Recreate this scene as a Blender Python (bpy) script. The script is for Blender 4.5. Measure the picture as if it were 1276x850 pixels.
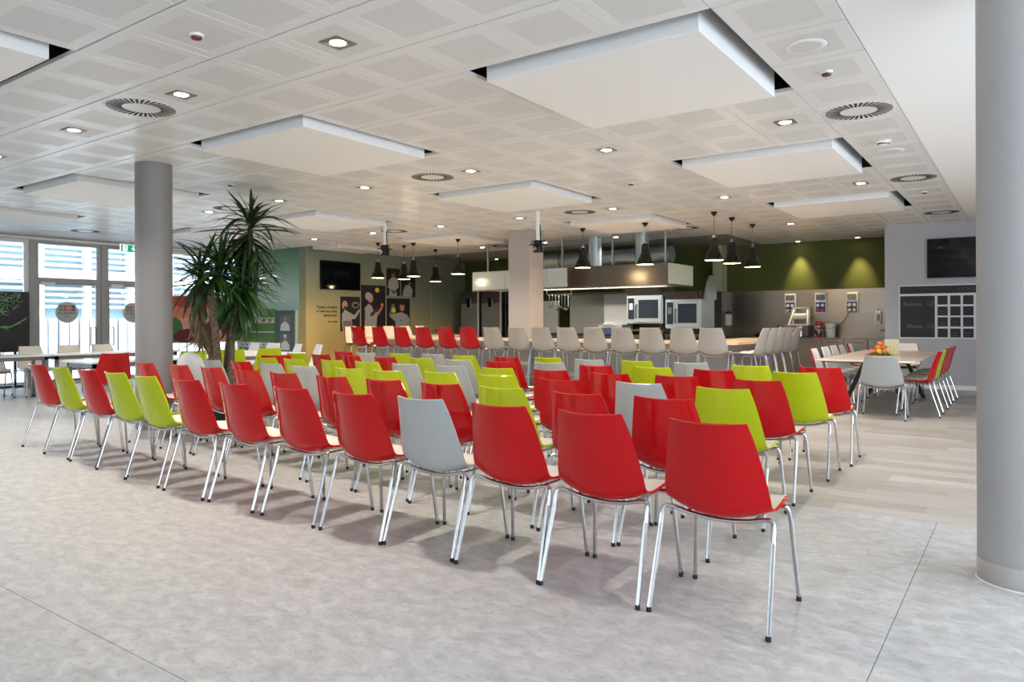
import bpy, bmesh, math, random
from mathutils import Vector, Matrix
random.seed(7)
scene = bpy.context.scene
for o in list(bpy.data.objects):
    bpy.data.objects.remove(o, do_unlink=True)
COL = scene.collection
CAM_H = 1.302          # eye height
H = 3.067              # tile ceiling height
# ---------------------------------------------------------------- camera
cam_d = bpy.data.cameras.new('camera'); cam = bpy.data.objects.new('camera', cam_d); COL.objects.link(cam)
cam_d.sensor_width = 36.0; cam_d.lens = 36.0*904.7/1276.0; cam_d.shift_y = -26.0/1276.0
cam_d.clip_start = 0.05; cam_d.clip_end = 200
cam.matrix_world = (Matrix.Translation((0, 0, CAM_H)) @ Matrix.Rotation(0.61773, 4, 'Z')
                    @ Matrix.Rotation(math.radians(90), 4, 'X') @ Matrix.Rotation(-0.0032, 4, 'Z'))
scene.camera = cam
# ---------------------------------------------------------------- view + sky
vs = scene.view_settings
vs.view_transform = 'Standard'; vs.look = 'None'; vs.exposure = 0.76; vs.gamma = 1.0; vs.use_curve_mapping = False
world = bpy.data.worlds.new('overcast_sky'); scene.world = world; world.use_nodes = True
bg = world.node_tree.nodes['Background']
bg.inputs[0].default_value = (0.80, 0.90, 1.0, 1); bg.inputs[1].default_value = 4.0
scene.cycles.max_bounces = 10; scene.cycles.diffuse_bounces = 6; scene.cycles.glossy_bounces = 4
scene.cycles.transparent_max_bounces = 12; scene.cycles.sample_clamp_indirect = 6.0
scene.cycles.caustics_reflective = False; scene.cycles.caustics_refractive = False

# ================================================================= materials
MATS = {}
def mat(name, color=(.8, .8, .8), rough=.5, metal=0.0, spec=.5, coat=0.0, emit=None, estr=0.0):
    m = bpy.data.materials.new(name); m.use_nodes = True
    b = m.node_tree.nodes['Principled BSDF']
    b.inputs['Base Color'].default_value = (*color, 1); b.inputs['Roughness'].default_value = rough
    b.inputs['Metallic'].default_value = metal; b.inputs['Specular IOR Level'].default_value = spec
    b.inputs['Coat Weight'].default_value = coat; b.inputs['Coat Roughness'].default_value = .08
    if emit: b.inputs['Emission Color'].default_value = (*emit, 1); b.inputs['Emission Strength'].default_value = estr
    MATS[name] = m
    return m
def nodes(m): return m.node_tree.nodes, m.node_tree.links, m.node_tree.nodes['Principled BSDF']
def ramp(n, stops):
    r = n.new('ShaderNodeValToRGB'); e = r.color_ramp.elements
    while len(e) < len(stops): e.new(.5)
    for k, (p, c) in enumerate(stops): e[k].position = p; e[k].color = (*c, 1)
    return r
def noisy(name, c1, c2, scale=8, rough=.5, stretch=(1, 1, 1), bump=0.0, metal=0.0, detail=4, **kw):
    m = mat(name, c1, rough, metal, **kw); n, l, b = nodes(m)
    tc = n.new('ShaderNodeTexCoord'); mp = n.new('ShaderNodeMapping'); mp.inputs['Scale'].default_value = stretch
    no = n.new('ShaderNodeTexNoise'); no.inputs['Scale'].default_value = scale; no.inputs['Detail'].default_value = detail
    r = ramp(n, [(.3, c1), (.7, c2)])
    l.new(tc.outputs['Object'], mp.inputs[0]); l.new(mp.outputs[0], no.inputs['Vector'])
    l.new(no.outputs['Fac'], r.inputs[0]); l.new(r.outputs[0], b.inputs['Base Color'])
    if bump:
        bp = n.new('ShaderNodeBump'); bp.inputs['Strength'].default_value = bump; bp.inputs['Distance'].default_value = .01
        l.new(no.outputs['Fac'], bp.inputs['Height']); l.new(bp.outputs[0], b.inputs['Normal'])
    return m
RED = (.50, .0, .003); LIME = (.44, .53, .004); GREY = (.40, .42, .42); TAUPE = (.42, .385, .345); CREAM = (.80, .74, .64)
mat('red_plastic', RED, .05, spec=.36); mat('lime_plastic', LIME, .06, spec=.4); mat('grey_plastic', GREY, .2, spec=.4, coat=.12)
mat('taupe_plastic', TAUPE, .22, coat=.15); mat('cream_plastic', CREAM, .35); mat('white_plastic', (.82, .82, .80), .3)
mat('chrome', (.52, .52, .52), .22, 1.0); mat('black_rubber', (.01, .01, .01), .6)
mat('white_paint', (.84, .84, .85), .45); mat('gypsum', (.88, .885, .90), .6); mat('plenum', (.012, .012, .013), .9)
mat('tile_white', (.76, .765, .77), .28); mat('baffle_white', (.88, .882, .885), .55)
mat('light_housing', (.25, .24, .22), .4, .6); mat('lamp_glow', (1, .9, .75), .5, emit=(1.0, .80, .55), estr=22)
mat('diffuser_dark', (.015, .015, .016), .6); mat('sensor_red', (.12, .006, .006), .3)
mat('column_grey', (.22, .21, .21), .5); mat('column_grey_light', (.37, .365, .36), .5); mat('brushed_band', (.60, .58, .56), .28, 1.0)
mat('pier_plaster', (.40, .365, .34), .6)
mat('screen_black', (.004, .004, .005), .06, spec=.22); mat('bezel_black', (.006, .006, .007), .4, spec=.2)
mat('grey_wall', (.40, .42, .46), .6); mat('dark_green_wall', (.058, .074, .009), .7); mat('trim_white', (.80, .80, .80), .4)
mat('black_metal', (.014, .014, .015), .35, .3); mat('black_enamel', (.006, .006, .006), .10, spec=.35)
mat('shade_inside', (.85, .72, .5), .5, emit=(1.0, .70, .38), estr=5.0); mat('bulb', (1, .8, .6), .5, emit=(1.0, .78, .5), estr=25)
mat('oak_edge', (.62, .47, .33), .45); mat('counter_grey', (.40, .40, .42), .45); mat('table_white', (.80, .81, .82), .3)
mat('table_grey_metal', (.22, .22, .23), .4, .5); mat('dark_glass', (.02, .025, .04), .08)
mat('chalkboard', (.016, .019, .024), .65); mat('chalk', (.16, .165, .17), .9); mat('pilaster_green', (.36, .42, .26), .6); mat('chalk_frame', (.66, .68, .72), .5)
mat('blue_panel', (.02, .05, .22), .4); mat('socket_white', (.80, .80, .78), .4); mat('socket_smoke', (.14, .14, .15), .2); mat('socket_red', (.55, .03, .02), .4)
mat('fruit_orange', (.85, .22, .02), .45); mat('fruit_lemon', (.80, .62, .05), .4); mat('fruit_peach', (.80, .30, .16), .45); mat('fruit_leaf', (.03, .12, .02), .5)
mat('frame_alu', (.40, .40, .39), .45); mat('handle_dark', (.10, .10, .10), .35, .6); mat('kitchen_ceiling_dimmed', (.26, .255, .25), .6); mat('frame_white', (.82, .83, .83), .4)
mat('text_brown', (.045, .03, .008), .7); mat('poster_dark', (.026, .024, .028), .6, spec=.2); mat('jacket_white', (.40, .40, .41), .7, spec=.2); mat('jacket_grey', (.20, .20, .21), .7, spec=.2)
mat('skin', (.52, .27, .18), .6); mat('skin_dark', (.25, .12, .08), .6); mat('hair_dark', (.02, .015, .012), .6); mat('glove_dark', (.06, .02, .025), .6)
mat('board_green', (.075, .15, .14), .6); mat('panel_green', (.13, .27, .07), .6); mat('panel_white', (.80, .82, .82), .5); mat('print_blue', (.06, .16, .40), .6)
mat('print_red', (.55, .05, .04), .6); mat('print_orange', (.65, .20, .10), .6); mat('print_pink', (.70, .36, .28), .6); mat('print_maroon', (.14, .015, .03), .6); mat('print_leaf', (.05, .16, .04), .6)
mat('banner_black', (.02, .02, .024), .5); mat('banner_leaf', (.24, .50, .22), .6); mat('decal_grey', (.55, .56, .54), .7)
mat('exit_green', (.0, .25, .13), .4, emit=(.0, .30, .16), estr=.5); mat('exit_white', (.9, .9, .9), .4, emit=(.9, .95, .9), estr=.6)
mat('exterior_white', (.86, .87, .88), .7); mat('exterior_glass', (.30, .40, .46), .15); mat('fence_pale', (.60, .61, .65), .8); mat('fence_gap', (.36, .39, .46), .8); mat('paving', (.80, .80, .80), .8)
mat('steel_light', (.44, .52, .55), .3, .6); mat('steel_mid', (.30, .32, .32), .34, .5); mat('frosted_panel', (.62, .68, .68), .18, .25); mat('rib_dark', (.03, .025, .022), .35, .4)
mat('pot_black', (.012, .012, .012), .5); mat('soil', (.03, .02, .012), .9); mat('card_cream', (.72, .66, .42), .6); mat('mixer_red', (.45, .02, .015), .25, coat=.5)
mat('roll_white', (.86, .86, .84), .7); mat('bucket_white', (.72, .71, .69), .45); mat('steel_dark', (.14, .13, .12), .35, .8)
noisy('trunk_bark', (.07, .045, .028), (.24, .175, .115), 22, .85, (1, 1, 2.5), .9)
noisy('leaf_green', (.016, .060, .010), (.050, .125, .022), 3, .42)
noisy('leaf_dark', (.008, .022, .008), (.022, .050, .014), 3, .42)
noisy('leaf_dry', (.20, .13, .06), (.38, .28, .15), 5, .8)
noisy('oak', (.56, .44, .32), (.68, .55, .42), 4, .35, (1, 9, 9))
noisy('tabletop_oak', (.66, .56, .46), (.74, .65, .55), 3, .25, (8, 1, 8))
noisy('steel', (.26, .235, .21), (.285, .26, .235), 2.0, .28, (.3, 1, 4), 0, 1.0)
noisy('steel_warm', (.24, .20, .16), (.27, .23, .185), 1.2, .26, (.4, 1, 3), 0, 1.0)
noisy('cupboard_steel', (.32, .295, .265), (.35, .325, .295), 1.5, .3, (1, 1, 4), 0, 1.0)
def glassy(name, tint=(.92, .96, .96), refl=.10):
    m = bpy.data.materials.new(name); m.use_nodes = True; n = m.node_tree.nodes; l = m.node_tree.links; n.clear()
    o = n.new('ShaderNodeOutputMaterial'); t = n.new('ShaderNodeBsdfTransparent'); t.inputs[0].default_value = (*tint, 1)
    g = n.new('ShaderNodeBsdfGlossy'); g.inputs['Roughness'].default_value = .02
    f = n.new('ShaderNodeFresnel'); f.inputs[0].default_value = 1.45; x = n.new('ShaderNodeMixShader')
    l.new(f.outputs[0], x.inputs[0]); l.new(t.outputs[0], x.inputs[1]); l.new(g.outputs[0], x.inputs[2]); l.new(x.outputs[0], o.inputs[0])
    MATS[name] = m
glassy('window_glass')
def stone():
    m = mat('stone_vinyl', (.5, .48, .46), .38); n, l, b = nodes(m)
    g = n.new('ShaderNodeNewGeometry'); mp = n.new('ShaderNodeMapping'); mp.inputs['Scale'].default_value = (1, 1.6, 1)
    l.new(g.outputs['Position'], mp.inputs[0])
    a = n.new('ShaderNodeTexNoise'); a.inputs['Scale'].default_value = 9; a.inputs['Detail'].default_value = 8; a.inputs['Roughness'].default_value = .62; a.inputs['Distortion'].default_value = .6
    c = n.new('ShaderNodeTexNoise'); c.inputs['Scale'].default_value = 32; c.inputs['Detail'].default_value = 6
    for q in (a, c): l.new(mp.outputs[0], q.inputs['Vector'])
    r = ramp(n, [(.30, (.425, .413, .40)), (.50, (.53, .518, .505)), (.68, (.64, .628, .615))])
    l.new(a.outputs['Fac'], r.inputs[0])
    r2 = ramp(n, [(.28, (.72, .71, .70)), (.45, (1, 1, 1))]); l.new(c.outputs['Fac'], r2.inputs[0])
    x = n.new('ShaderNodeMix'); x.data_type = 'RGBA'; x.blend_type = 'MULTIPLY'; x.inputs[0].default_value = .8
    l.new(r.outputs[0], x.inputs[6]); l.new(r2.outputs[0], x.inputs[7]); l.new(x.outputs[2], b.inputs['Base Color'])
    rr = n.new('ShaderNodeMapRange'); rr.inputs[3].default_value = .30; rr.inputs[4].default_value = .46
    l.new(a.outputs['Fac'], rr.inputs[0]); l.new(rr.outputs[0], b.inputs['Roughness'])
stone()
def plank(name, brick):
    m = mat(name, (.5, .46, .42), .36); n, l, b = nodes(m)
    g = n.new('ShaderNodeNewGeometry')
    if brick:
        t = n.new('ShaderNodeTexBrick'); t.inputs['Scale'].default_value = 1; t.inputs['Brick Width'].default_value = 1.5; t.inputs['Row Height'].default_value = .2
        t.inputs['Mortar Size'].default_value = .003; t.inputs['Color1'].default_value = (.40, .37, .335, 1); t.inputs['Color2'].default_value = (.56, .52, .48, 1); t.inputs['Mortar'].default_value = (.3, .28, .26, 1)
        l.new(g.outputs['Position'], t.inputs['Vector']); src = t.outputs['Color']
    else:
        oi = n.new('ShaderNodeObjectInfo'); r0 = ramp(n, [(0, (.41, .38, .345)), (1, (.57, .53, .49))]); l.new(oi.outputs['Random'], r0.inputs[0]); src = r0.outputs[0]
    mp = n.new('ShaderNodeMapping'); mp.inputs['Scale'].default_value = (1.2, 16, 1); l.new(g.outputs['Position'], mp.inputs[0])
    a = n.new('ShaderNodeTexNoise'); a.inputs['Scale'].default_value = 2.2; a.inputs['Detail'].default_value = 6; l.new(mp.outputs[0], a.inputs['Vector'])
    r = ramp(n, [(.3, (.80, .79, .77)), (.65, (1.08, 1.07, 1.06))]); l.new(a.outputs['Fac'], r.inputs[0])
    x = n.new('ShaderNodeMix'); x.data_type = 'RGBA'; x.blend_type = 'MULTIPLY'; x.inputs[0].default_value = 1
    l.new(src, x.inputs[6]); l.new(r.outputs[0], x.inputs[7]); l.new(x.outputs[2], b.inputs['Base Color'])
plank('plank_single', False); plank('plank_field', True)
def perforated():
    m = mat('tile_perforated', (.62, .615, .60), .42); n, l, b = nodes(m)
    tc = n.new('ShaderNodeNewGeometry'); v = n.new('ShaderNodeTexVoronoi'); v.inputs['Scale'].default_value = 85; v.inputs['Randomness'].default_value = 0
    l.new(tc.outputs['Position'], v.inputs['Vector']); r = ramp(n, [(.24, (.38, .38, .38)), (.34, (.72, .725, .73))])
    l.new(v.outputs['Distance'], r.inputs[0]); l.new(r.outputs[0], b.inputs['Base Color'])
perforated()
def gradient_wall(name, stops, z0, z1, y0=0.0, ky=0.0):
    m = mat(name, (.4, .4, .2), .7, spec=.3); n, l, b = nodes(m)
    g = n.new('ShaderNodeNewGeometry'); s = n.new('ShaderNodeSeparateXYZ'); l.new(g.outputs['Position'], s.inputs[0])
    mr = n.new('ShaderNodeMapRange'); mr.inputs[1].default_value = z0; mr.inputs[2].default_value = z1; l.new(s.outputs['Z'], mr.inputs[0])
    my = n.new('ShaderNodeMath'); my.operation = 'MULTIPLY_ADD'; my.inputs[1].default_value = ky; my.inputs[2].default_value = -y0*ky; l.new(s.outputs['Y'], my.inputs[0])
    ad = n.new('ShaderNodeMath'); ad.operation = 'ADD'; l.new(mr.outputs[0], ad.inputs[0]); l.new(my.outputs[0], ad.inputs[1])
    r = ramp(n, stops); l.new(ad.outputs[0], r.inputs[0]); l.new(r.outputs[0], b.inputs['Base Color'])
# printed wall coverings whose colour runs from one hue to another
gradient_wall('photo_wall', [(0, (.60, .44, .15)), (.40, (.52, .43, .19)), (.58, (.36, .36, .21)), (.80, (.25, .28, .21)), (1, (.22, .26, .21))], .3, 3.2, 11.3, .055)
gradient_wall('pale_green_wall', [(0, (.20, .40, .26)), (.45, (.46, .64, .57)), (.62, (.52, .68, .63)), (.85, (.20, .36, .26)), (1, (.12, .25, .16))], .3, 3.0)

# ================================================================= mesh helpers
class MB:
    def __init__(s): s.bm = bmesh.new(); s.mi = 0
    def _f(s, vs):
        try:
            f = s.bm.faces.new(vs); f.material_index = s.mi; return f
        except ValueError: return None
    def box(s, x0, x1, y0, y1, z0, z1):
        v = [s.bm.verts.new(p) for p in ((x0, y0, z0), (x1, y0, z0), (x1, y1, z0), (x0, y1, z0), (x0, y0, z1), (x1, y0, z1), (x1, y1, z1), (x0, y1, z1))]
        for q in ((0, 3, 2, 1), (4, 5, 6, 7), (0, 1, 5, 4), (1, 2, 6, 5), (2, 3, 7, 6), (3, 0, 4, 7)): s._f([v[k] for k in q])
        return s
    def prism(s, pts, n, d):          # polygon pts (3D) swept by vector n*d
        n = Vector(n)*d; a = [s.bm.verts.new(p) for p in pts]; b = [s.bm.verts.new(Vector(p)+n) for p in pts]
        k = len(pts); s._f(a); s._f(b[::-1])
        for i in range(k): s._f([a[i], b[i], b[(i+1) % k], a[(i+1) % k]])
        return s
    def tube(s, path, r, seg=8, caps=True, closed=False):
        P = [Vector(p) for p in path]; n = len(P); rings = []; up = Vector((0, 0, 1)); prev = None
        for i in range(n):
            if closed: t = (P[(i+1) % n]-P[i-1]).normalized()
            else: t = (P[min(i+1, n-1)]-P[max(i-1, 0)]).normalized()
            if prev is None: prev = t.orthogonal().normalized() if abs(t.dot(up)) > .95 else t.cross(up).normalized()
            a = (prev-t*prev.dot(t)).normalized(); prev = a; b = t.cross(a); rr = r[i] if isinstance(r, (list, tuple)) else r
            rings.append([s.bm.verts.new(P[i]+(a*math.cos(2*math.pi*k/seg)+b*math.sin(2*math.pi*k/seg))*rr) for k in range(seg)])
        for i in range(n if closed else n-1):
            A = rings[i]; B = rings[(i+1) % n]
            for k in range(seg): s._f([A[k], A[(k+1) % seg], B[(k+1) % seg], B[k]])
        if caps and not closed: s._f(rings[0][::-1]); s._f(rings[-1])
        return s
    def lathe(s, prof, c=(0, 0, 0), seg=20, cap0=True, cap1=True):      # prof: (r,z) list
        rings = []
        for r, z in prof: rings.append([s.bm.verts.new((c[0]+r*math.cos(2*math.pi*k/seg), c[1]+r*math.sin(2*math.pi*k/seg), c[2]+z)) for k in range(seg)])
        for A, B in zip(rings, rings[1:]):
            for k in range(seg): s._f([A[k], A[(k+1) % seg], B[(k+1) % seg], B[k]])
        if cap0: s._f(rings[0][::-1])
        if cap1: s._f(rings[-1])
        return s
    def sphere(s, c, r, seg=12, rings=8, sz=1.0):
        prof = [(max(r*math.sin(math.pi*k/rings), .0006), -r*sz*math.cos(math.pi*k/rings)) for k in range(rings+1)]
        return s.lathe(prof, c, seg)
    def ellipse(s, c, ax, ay, n, d, seg=20):        # flat disc: centre, half-axis vectors
        c = Vector(c); ax = Vector(ax); ay = Vector(ay)
        return s.prism([c+ax*math.cos(2*math.pi*k/seg)+ay*math.sin(2*math.pi*k/seg) for k in range(seg)], n, d)
    def sheet(s, fn, nu, nv, t0, t1):               # thin solid between two offsets of a surface fn(u,v)
        def P(u, v): return Vector(fn(u, v))
        g0, g1 = [], []
        for j in range(nv+1):
            a, b = [], []
            for i in range(nu+1):
                u = i/nu; v = j/nv; e = .01
                du = P(min(u+e, 1), v)-P(max(u-e, 0), v); dv = P(u, min(v+e, 1))-P(u, max(v-e, 0)); n = du.cross(dv).normalized()
                p = P(u, v); a.append(s.bm.verts.new(p+n*t0)); b.append(s.bm.verts.new(p+n*t1))
            g0.append(a); g1.append(b)
        for j in range(nv):
            for i in range(nu):
                s._f([g0[j][i], g0[j+1][i], g0[j+1][i+1], g0[j][i+1]]); s._f([g1[j][i], g1[j][i+1], g1[j+1][i+1], g1[j+1][i]])
        for i in range(nu):
            s._f([g0[0][i], g0[0][i+1], g1[0][i+1], g1[0][i]]); s._f([g0[nv][i+1], g0[nv][i], g1[nv][i], g1[nv][i+1]])
        for j in range(nv):
            s._f([g0[j+1][0], g0[j][0], g1[j][0], g1[j+1][0]]); s._f([g0[j][nu], g0[j+1][nu], g1[j+1][nu], g1[j][nu]])
        return s
    def mesh(s, name, m, smooth=False, bevel=0.0):
        if bevel: bmesh.ops.bevel(s.bm, geom=s.bm.edges[:], offset=bevel, segments=1, affect='EDGES', profile=.7)
        bmesh.ops.recalc_face_normals(s.bm, faces=s.bm.faces[:])
        me = bpy.data.meshes.new(name); s.bm.to_mesh(me); s.bm.free()
        for k in (m if isinstance(m, (list, tuple)) else [m]): me.materials.append(MATS[k])
        if smooth:
            for p in me.polygons: p.use_smooth = True
            try: me.set_sharp_from_angle(angle=math.radians(40))
            except Exception: pass
        return me
    def obj(s, name, m, parent=None, smooth=False, bevel=0.0):
        return link(name, s.mesh(name, m, smooth, bevel), parent)
def link(name, me, parent=None, loc=None, rz=None):
    o = bpy.data.objects.new(name, me); COL.objects.link(o)
    if parent: o.parent = parent
    if loc is not None: o.location = loc
    if rz is not None: o.rotation_euler = (0, 0, rz)
    return o
def tag(o, label, cat, group=None):
    o['label'] = label; o['category'] = cat
    if group: o['group'] = group
    return o
def thing(name, label, cat, loc=(0, 0, 0), rz=0, group=None):
    return tag(link(name, None, None, loc, rz), label, cat, group)
def struct(o): o['kind'] = 'structure'; return o
def B(name, m, parent, x0, x1, y0, y1, z0, z1, bevel=0.0):
    return MB().box(x0, x1, y0, y1, z0, z1).obj(name, m, parent, bevel=bevel)
def copy_tree(o, parent=None):
    c = o.copy(); COL.objects.link(c); c.parent = parent
    for ch in list(o.children): copy_tree(ch, c)
    return c
def place(proto, used, loc, rz, label, group=None):
    o = proto if not used[0] else copy_tree(proto); used[0] = True
    o.location = loc; o.rotation_euler = (0, 0, rz); o['label'] = label
    if group: o['group'] = group
    return o
def catmull(P, n):
    P = [Vector(p) for p in P]; out = []; m = len(P)-1
    for k in range(n+1):
        t = k/n*m; i = min(int(t), m-1); f = t-i
        a, b, c, d = P[max(i-1, 0)], P[i], P[i+1], P[min(i+2, m)]
        out.append(.5*((2*b)+(c-a)*f+(2*a-5*b+4*c-d)*f*f+(3*b-a-3*c+d)*f**3))
    return out
def text_mesh(body, size, depth=.001, align='LEFT', bold=0.0):
    cu = bpy.data.curves.new('lettering', 'FONT'); cu.body = body; cu.size = size; cu.extrude = depth; cu.align_x = align; cu.resolution_u = 2; cu.offset = bold
    o = bpy.data.objects.new('lettering', cu); me = bpy.data.meshes.new_from_object(o); bpy.data.objects.remove(o); bpy.data.curves.remove(cu)
    me.materials.clear()
    return me
def text(body, size, m, parent, loc, rot, align='LEFT', name='lettering', bold=0.0):
    me = text_mesh(body, size, align=align, bold=bold); me.materials.append(MATS[m]); o = link(name, me, parent, loc); o.rotation_euler = rot
    return o
ORD = ['first', 'second', 'third', 'fourth', 'fifth', 'sixth', 'seventh', 'eighth', 'ninth', 'tenth', 'eleventh', 'twelfth', 'thirteenth']
def gi(i, j): return -3.865+.6*i, 2.2197+.6*j
# ================================================================= floor
floor = struct(MB().box(-16.9, 4.2, -6.2, 17.5, -.12, -.006).obj('floor', 'plenum'))
g_ = .0015
for (x0, x1, y0, y1) in ((-16.9, -.475-g_, -6.2, 1.455-g_), (-.475+g_, 4.2, -6.2, 1.455-g_), (-16.9, -.475-g_, 1.455+g_, 5.35-g_), (-.475+g_, 4.2, 1.455+g_, 5.35-g_)):
    B('vinyl_sheet', 'stone_vinyl', floor, x0, x1, y0, y1, -.006, 0)
pm = MB().box(0, 1.498, 0, .1985, -.006, 0).mesh('floor_plank', 'plank_single')
for r in range(20):
    x = -2.6+(r*.53 % 1.5)-1.5
    while x < 1.9:
        if x >= -4.0: link('floor_plank', pm, floor, (x, 5.352+.2*r, 0))
        x += 1.5
for (x0, x1, y0, y1) in ((-16.9, -4.1, 5.352, 9.352), (3.4, 4.2, 5.352, 9.352), (-16.9, 4.2, 9.352, 17.5)):
    B('plank_floor_field', 'plank_field', floor, x0, x1, y0, y1, -.006, -.0003)['kind'] = 'stuff'
B('plank_floor_field', 'plank_field', floor, -4.1, 3.4, 5.352, 9.352, -.006, -.001)['kind'] = 'stuff'

# ================================================================= ceiling
ceiling = struct(MB().box(-16.9, 4.2, -6.2, 17.5, H+.40, H+.5).obj('ceiling', 'plenum'))
def gyp(x0, x1, y0, y1): B('gypsum_panel', 'gypsum', ceiling, x0, x1, y0, y1, H, H+.04)
gyp(-.861, 4.2, -6.2, 15.6); gyp(-16.9, -15.267, -6.2, 11.3); B('service_ceiling', 'kitchen_ceiling_dimmed', ceiling, -14.1, -5.07, 14.822, 17.4, H, H+.04); gyp(-2.07, -.866, 15.422, 15.6); gyp(-5.067, -2.1, 17.222, 17.4)  # weaker light over the kitchen is put into the service ceiling's dark grey
SLOT_I = ((1, 4), (-5, -2), (-12, -9), (-18, -15)); SLOT_J = ((-9, -6), (-3, 0), (3, 6), (9, 12), (15, 18))
def in_slot(i, j): return any(a <= i < b for a, b in SLOT_I) and any(a <= j < b for a, b in SLOT_J)
def tile_bm(mb, ox=0, oy=0):
    a, bb, e, z = .298, .2945, .003, 0
    v = []
    for (hx, hy, zz) in ((a, bb, .03), (a, bb, e), (a-e, bb-e, 0), (.205, .205, 0), (.2045, .2045, .0012)):
        v.append([mb.bm.verts.new((ox+sx*hx, oy+sy*hy, zz)) for sx, sy in ((-1, -1), (1, -1), (1, 1), (-1, 1))])
    mb.mi = 0
    for A, Bq in zip(v, v[1:]):
        for k in range(4): mb._f([A[k], A[(k+1) % 4], Bq[(k+1) % 4], Bq[k]])
    mb._f(v[0]); mb.mi = 1; mb._f(v[-1]); mb.mi = 0
t_ = MB(); tile_bm(t_); tile_me = t_.mesh('ceiling_tile', ('tile_white', 'tile_perforated'))
sn, cs = math.sin(.61773), math.cos(.61773)
def px(X, Y, Z):
    d = -sn*X+cs*Y; r = cs*X+sn*Y
    return None if d < .2 else (638+904.7*r/d, 399-904.7*(Z-CAM_H)/d)
tiles = []
for i in range(-19, 5):
    for j in range(-13, 25):
        if in_slot(i, j): continue
        cx, cy = gi(i+.5, j+.5)
        if (cx < -5.06 and j > 20) or (cx > -2.06 and j > 21) or (cx < -14.1 and cy > 11.3): continue
        p = [px(*gi(i+a, j+b), H) for a, b in ((0, 0), (1, 0), (1, 1), (0, 1))]
        area = 0
        if all(p):
            area = abs(sum(p[k][0]*p[(k+1) % 4][1]-p[(k+1) % 4][0]*p[k][1] for k in range(4)))/2
            xs = [q[0] for q in p]; ys = [q[1] for q in p]
            if max(xs) < 0 or min(xs) > 1276 or max(ys) < 0: area = 0
        tiles.append((area, cx, cy))
tiles.sort(reverse=True)
rest = MB()
for k, (a, cx, cy) in enumerate(tiles):
    if k < 300 and a > 0: link('ceiling_tile', tile_me, ceiling, (cx, cy, H))
    else: tile_bm(rest, cx, cy)
ro = rest.obj('ceiling_tile_field', ('tile_white', 'tile_perforated'), ceiling); ro.location = (0, 0, H); ro['kind'] = 'stuff'
# suspended acoustic panels inside the ceiling slots
COLN = ('right-hand', 'middle', 'left', 'far-left'); ROWN = {(-3, 0): 'nearest', (3, 6): 'second', (9, 12): 'third', (15, 18): 'farthest'}
for ci, (a, b) in enumerate(SLOT_I):
    for (c, d) in SLOT_J[1:]:
        X0, Y0 = gi(a, c); X1, Y1 = gi(b, d)
        t = thing('ceiling_panel', 'white square suspended acoustic panel, %s of the %s column of panels' % (ROWN[(c, d)], COLN[ci]), 'ceiling panel', ((X0+X1)/2, (Y0+Y1)/2, H-.06), 0, 'suspended acoustic panels')
        MB().box(-.10 if X0 < -14.1 and Y1 > 11 else -.787, .787, -.787, .787, 0, .22).obj('panel', 'baffle_white', t, bevel=.003)
        for sx in ((1,) if X0 < -14.1 and Y1 > 11 else (-1, 1)):
            for sy in (-1, 1): MB().tube([(sx*.6, sy*.6, .22), (sx*.6, sy*.6, .46)], .004, 6).obj('hanger_rod', 'chrome', t)
# ---- recessed square downlights
LW = 93
def downlight(i, j, label):
    x, y = gi(i, j)
    t = thing('downlight', label, 'downlight', (x, y, H), 0, 'recessed square downlights')
    m = MB()
    for a in ((-.085, .085, -.085, -.066), (-.085, .085, .066, .085), (-.085, -.066, -.066, .066), (.066, .085, -.066, .066)): m.box(*a, -.006, -.001)
    m.obj('trim_frame', 'light_housing', t)
    MB().box(-.066, .066, -.066, .066, -.0022, -.001).obj('reflector', 'light_housing', t)
    MB().lathe([(.050, -.004), (.052, -.0022)], (0, 0, 0), 24).obj('lamp_lens', 'lamp_glow', t)
    l = bpy.data.lights.new('downlight_beam', 'SPOT'); l.energy = LW; l.spot_size = math.radians(125); l.spot_blend = .7; l.shadow_soft_size = .05; l.color = (1, .93, .835)
    o = bpy.data.objects.new('downlight_beam', l); COL.objects.link(o); o.parent = t; o.location = (0, 0, -.02)
RN = {1.5: 'the ceiling row nearest the camera', 7.5: 'the second ceiling row of lights', 13.5: 'the third ceiling row of lights', 19.5: 'the farthest ceiling row of lights'}
for j, il in ((1.5, (.5, -2.5, -5.5, -8.5, -11.5)), (7.5, (3.5, .5, -2.5, -5.5, -8.5, -11.5, -14.5)), (13.5, (3.5, .5, -2.5, -5.5, -8.5, -11.5, -14.5)), (19.5, (.5, -5.5, -8.5, -11.5))):
    for k, i in enumerate(il): downlight(i, j, 'square downlight, %s from the right in %s' % (ORD[k], RN[j]))
for k, (x, y) in enumerate(((-4.22, 17.08), (-2.98, 17.02), (-12.4, 16.7))):
    t = thing('wall_washer', 'small round spotlight washing the green wall, %s' % ('above the steel counter, left one', 'above the steel counter, right one', 'beside the fridges')[k], 'spotlight', (x, y, H))
    MB().lathe([(.05, -.02), (.055, -.001)], (0, 0, 0), 20, cap0=False).obj('trim_ring', 'white_paint', t, True)
    MB().lathe([(.045, -.012), (.045, -.004)], (0, 0, 0), 20).obj('lamp_lens', 'lamp_glow', t)
    l = bpy.data.lights.new('spot_beam', 'SPOT'); l.energy = LW*1.5; l.spot_size = math.radians(52); l.spot_blend = 1.0; l.shadow_soft_size = .03; l.color = (1, .74, .36)
    o = bpy.data.objects.new('spot_beam', l); COL.objects.link(o); o.parent = t; o.location = (0, -.02, -.03); o.rotation_euler = (math.radians(12), 0, 0)
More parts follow.
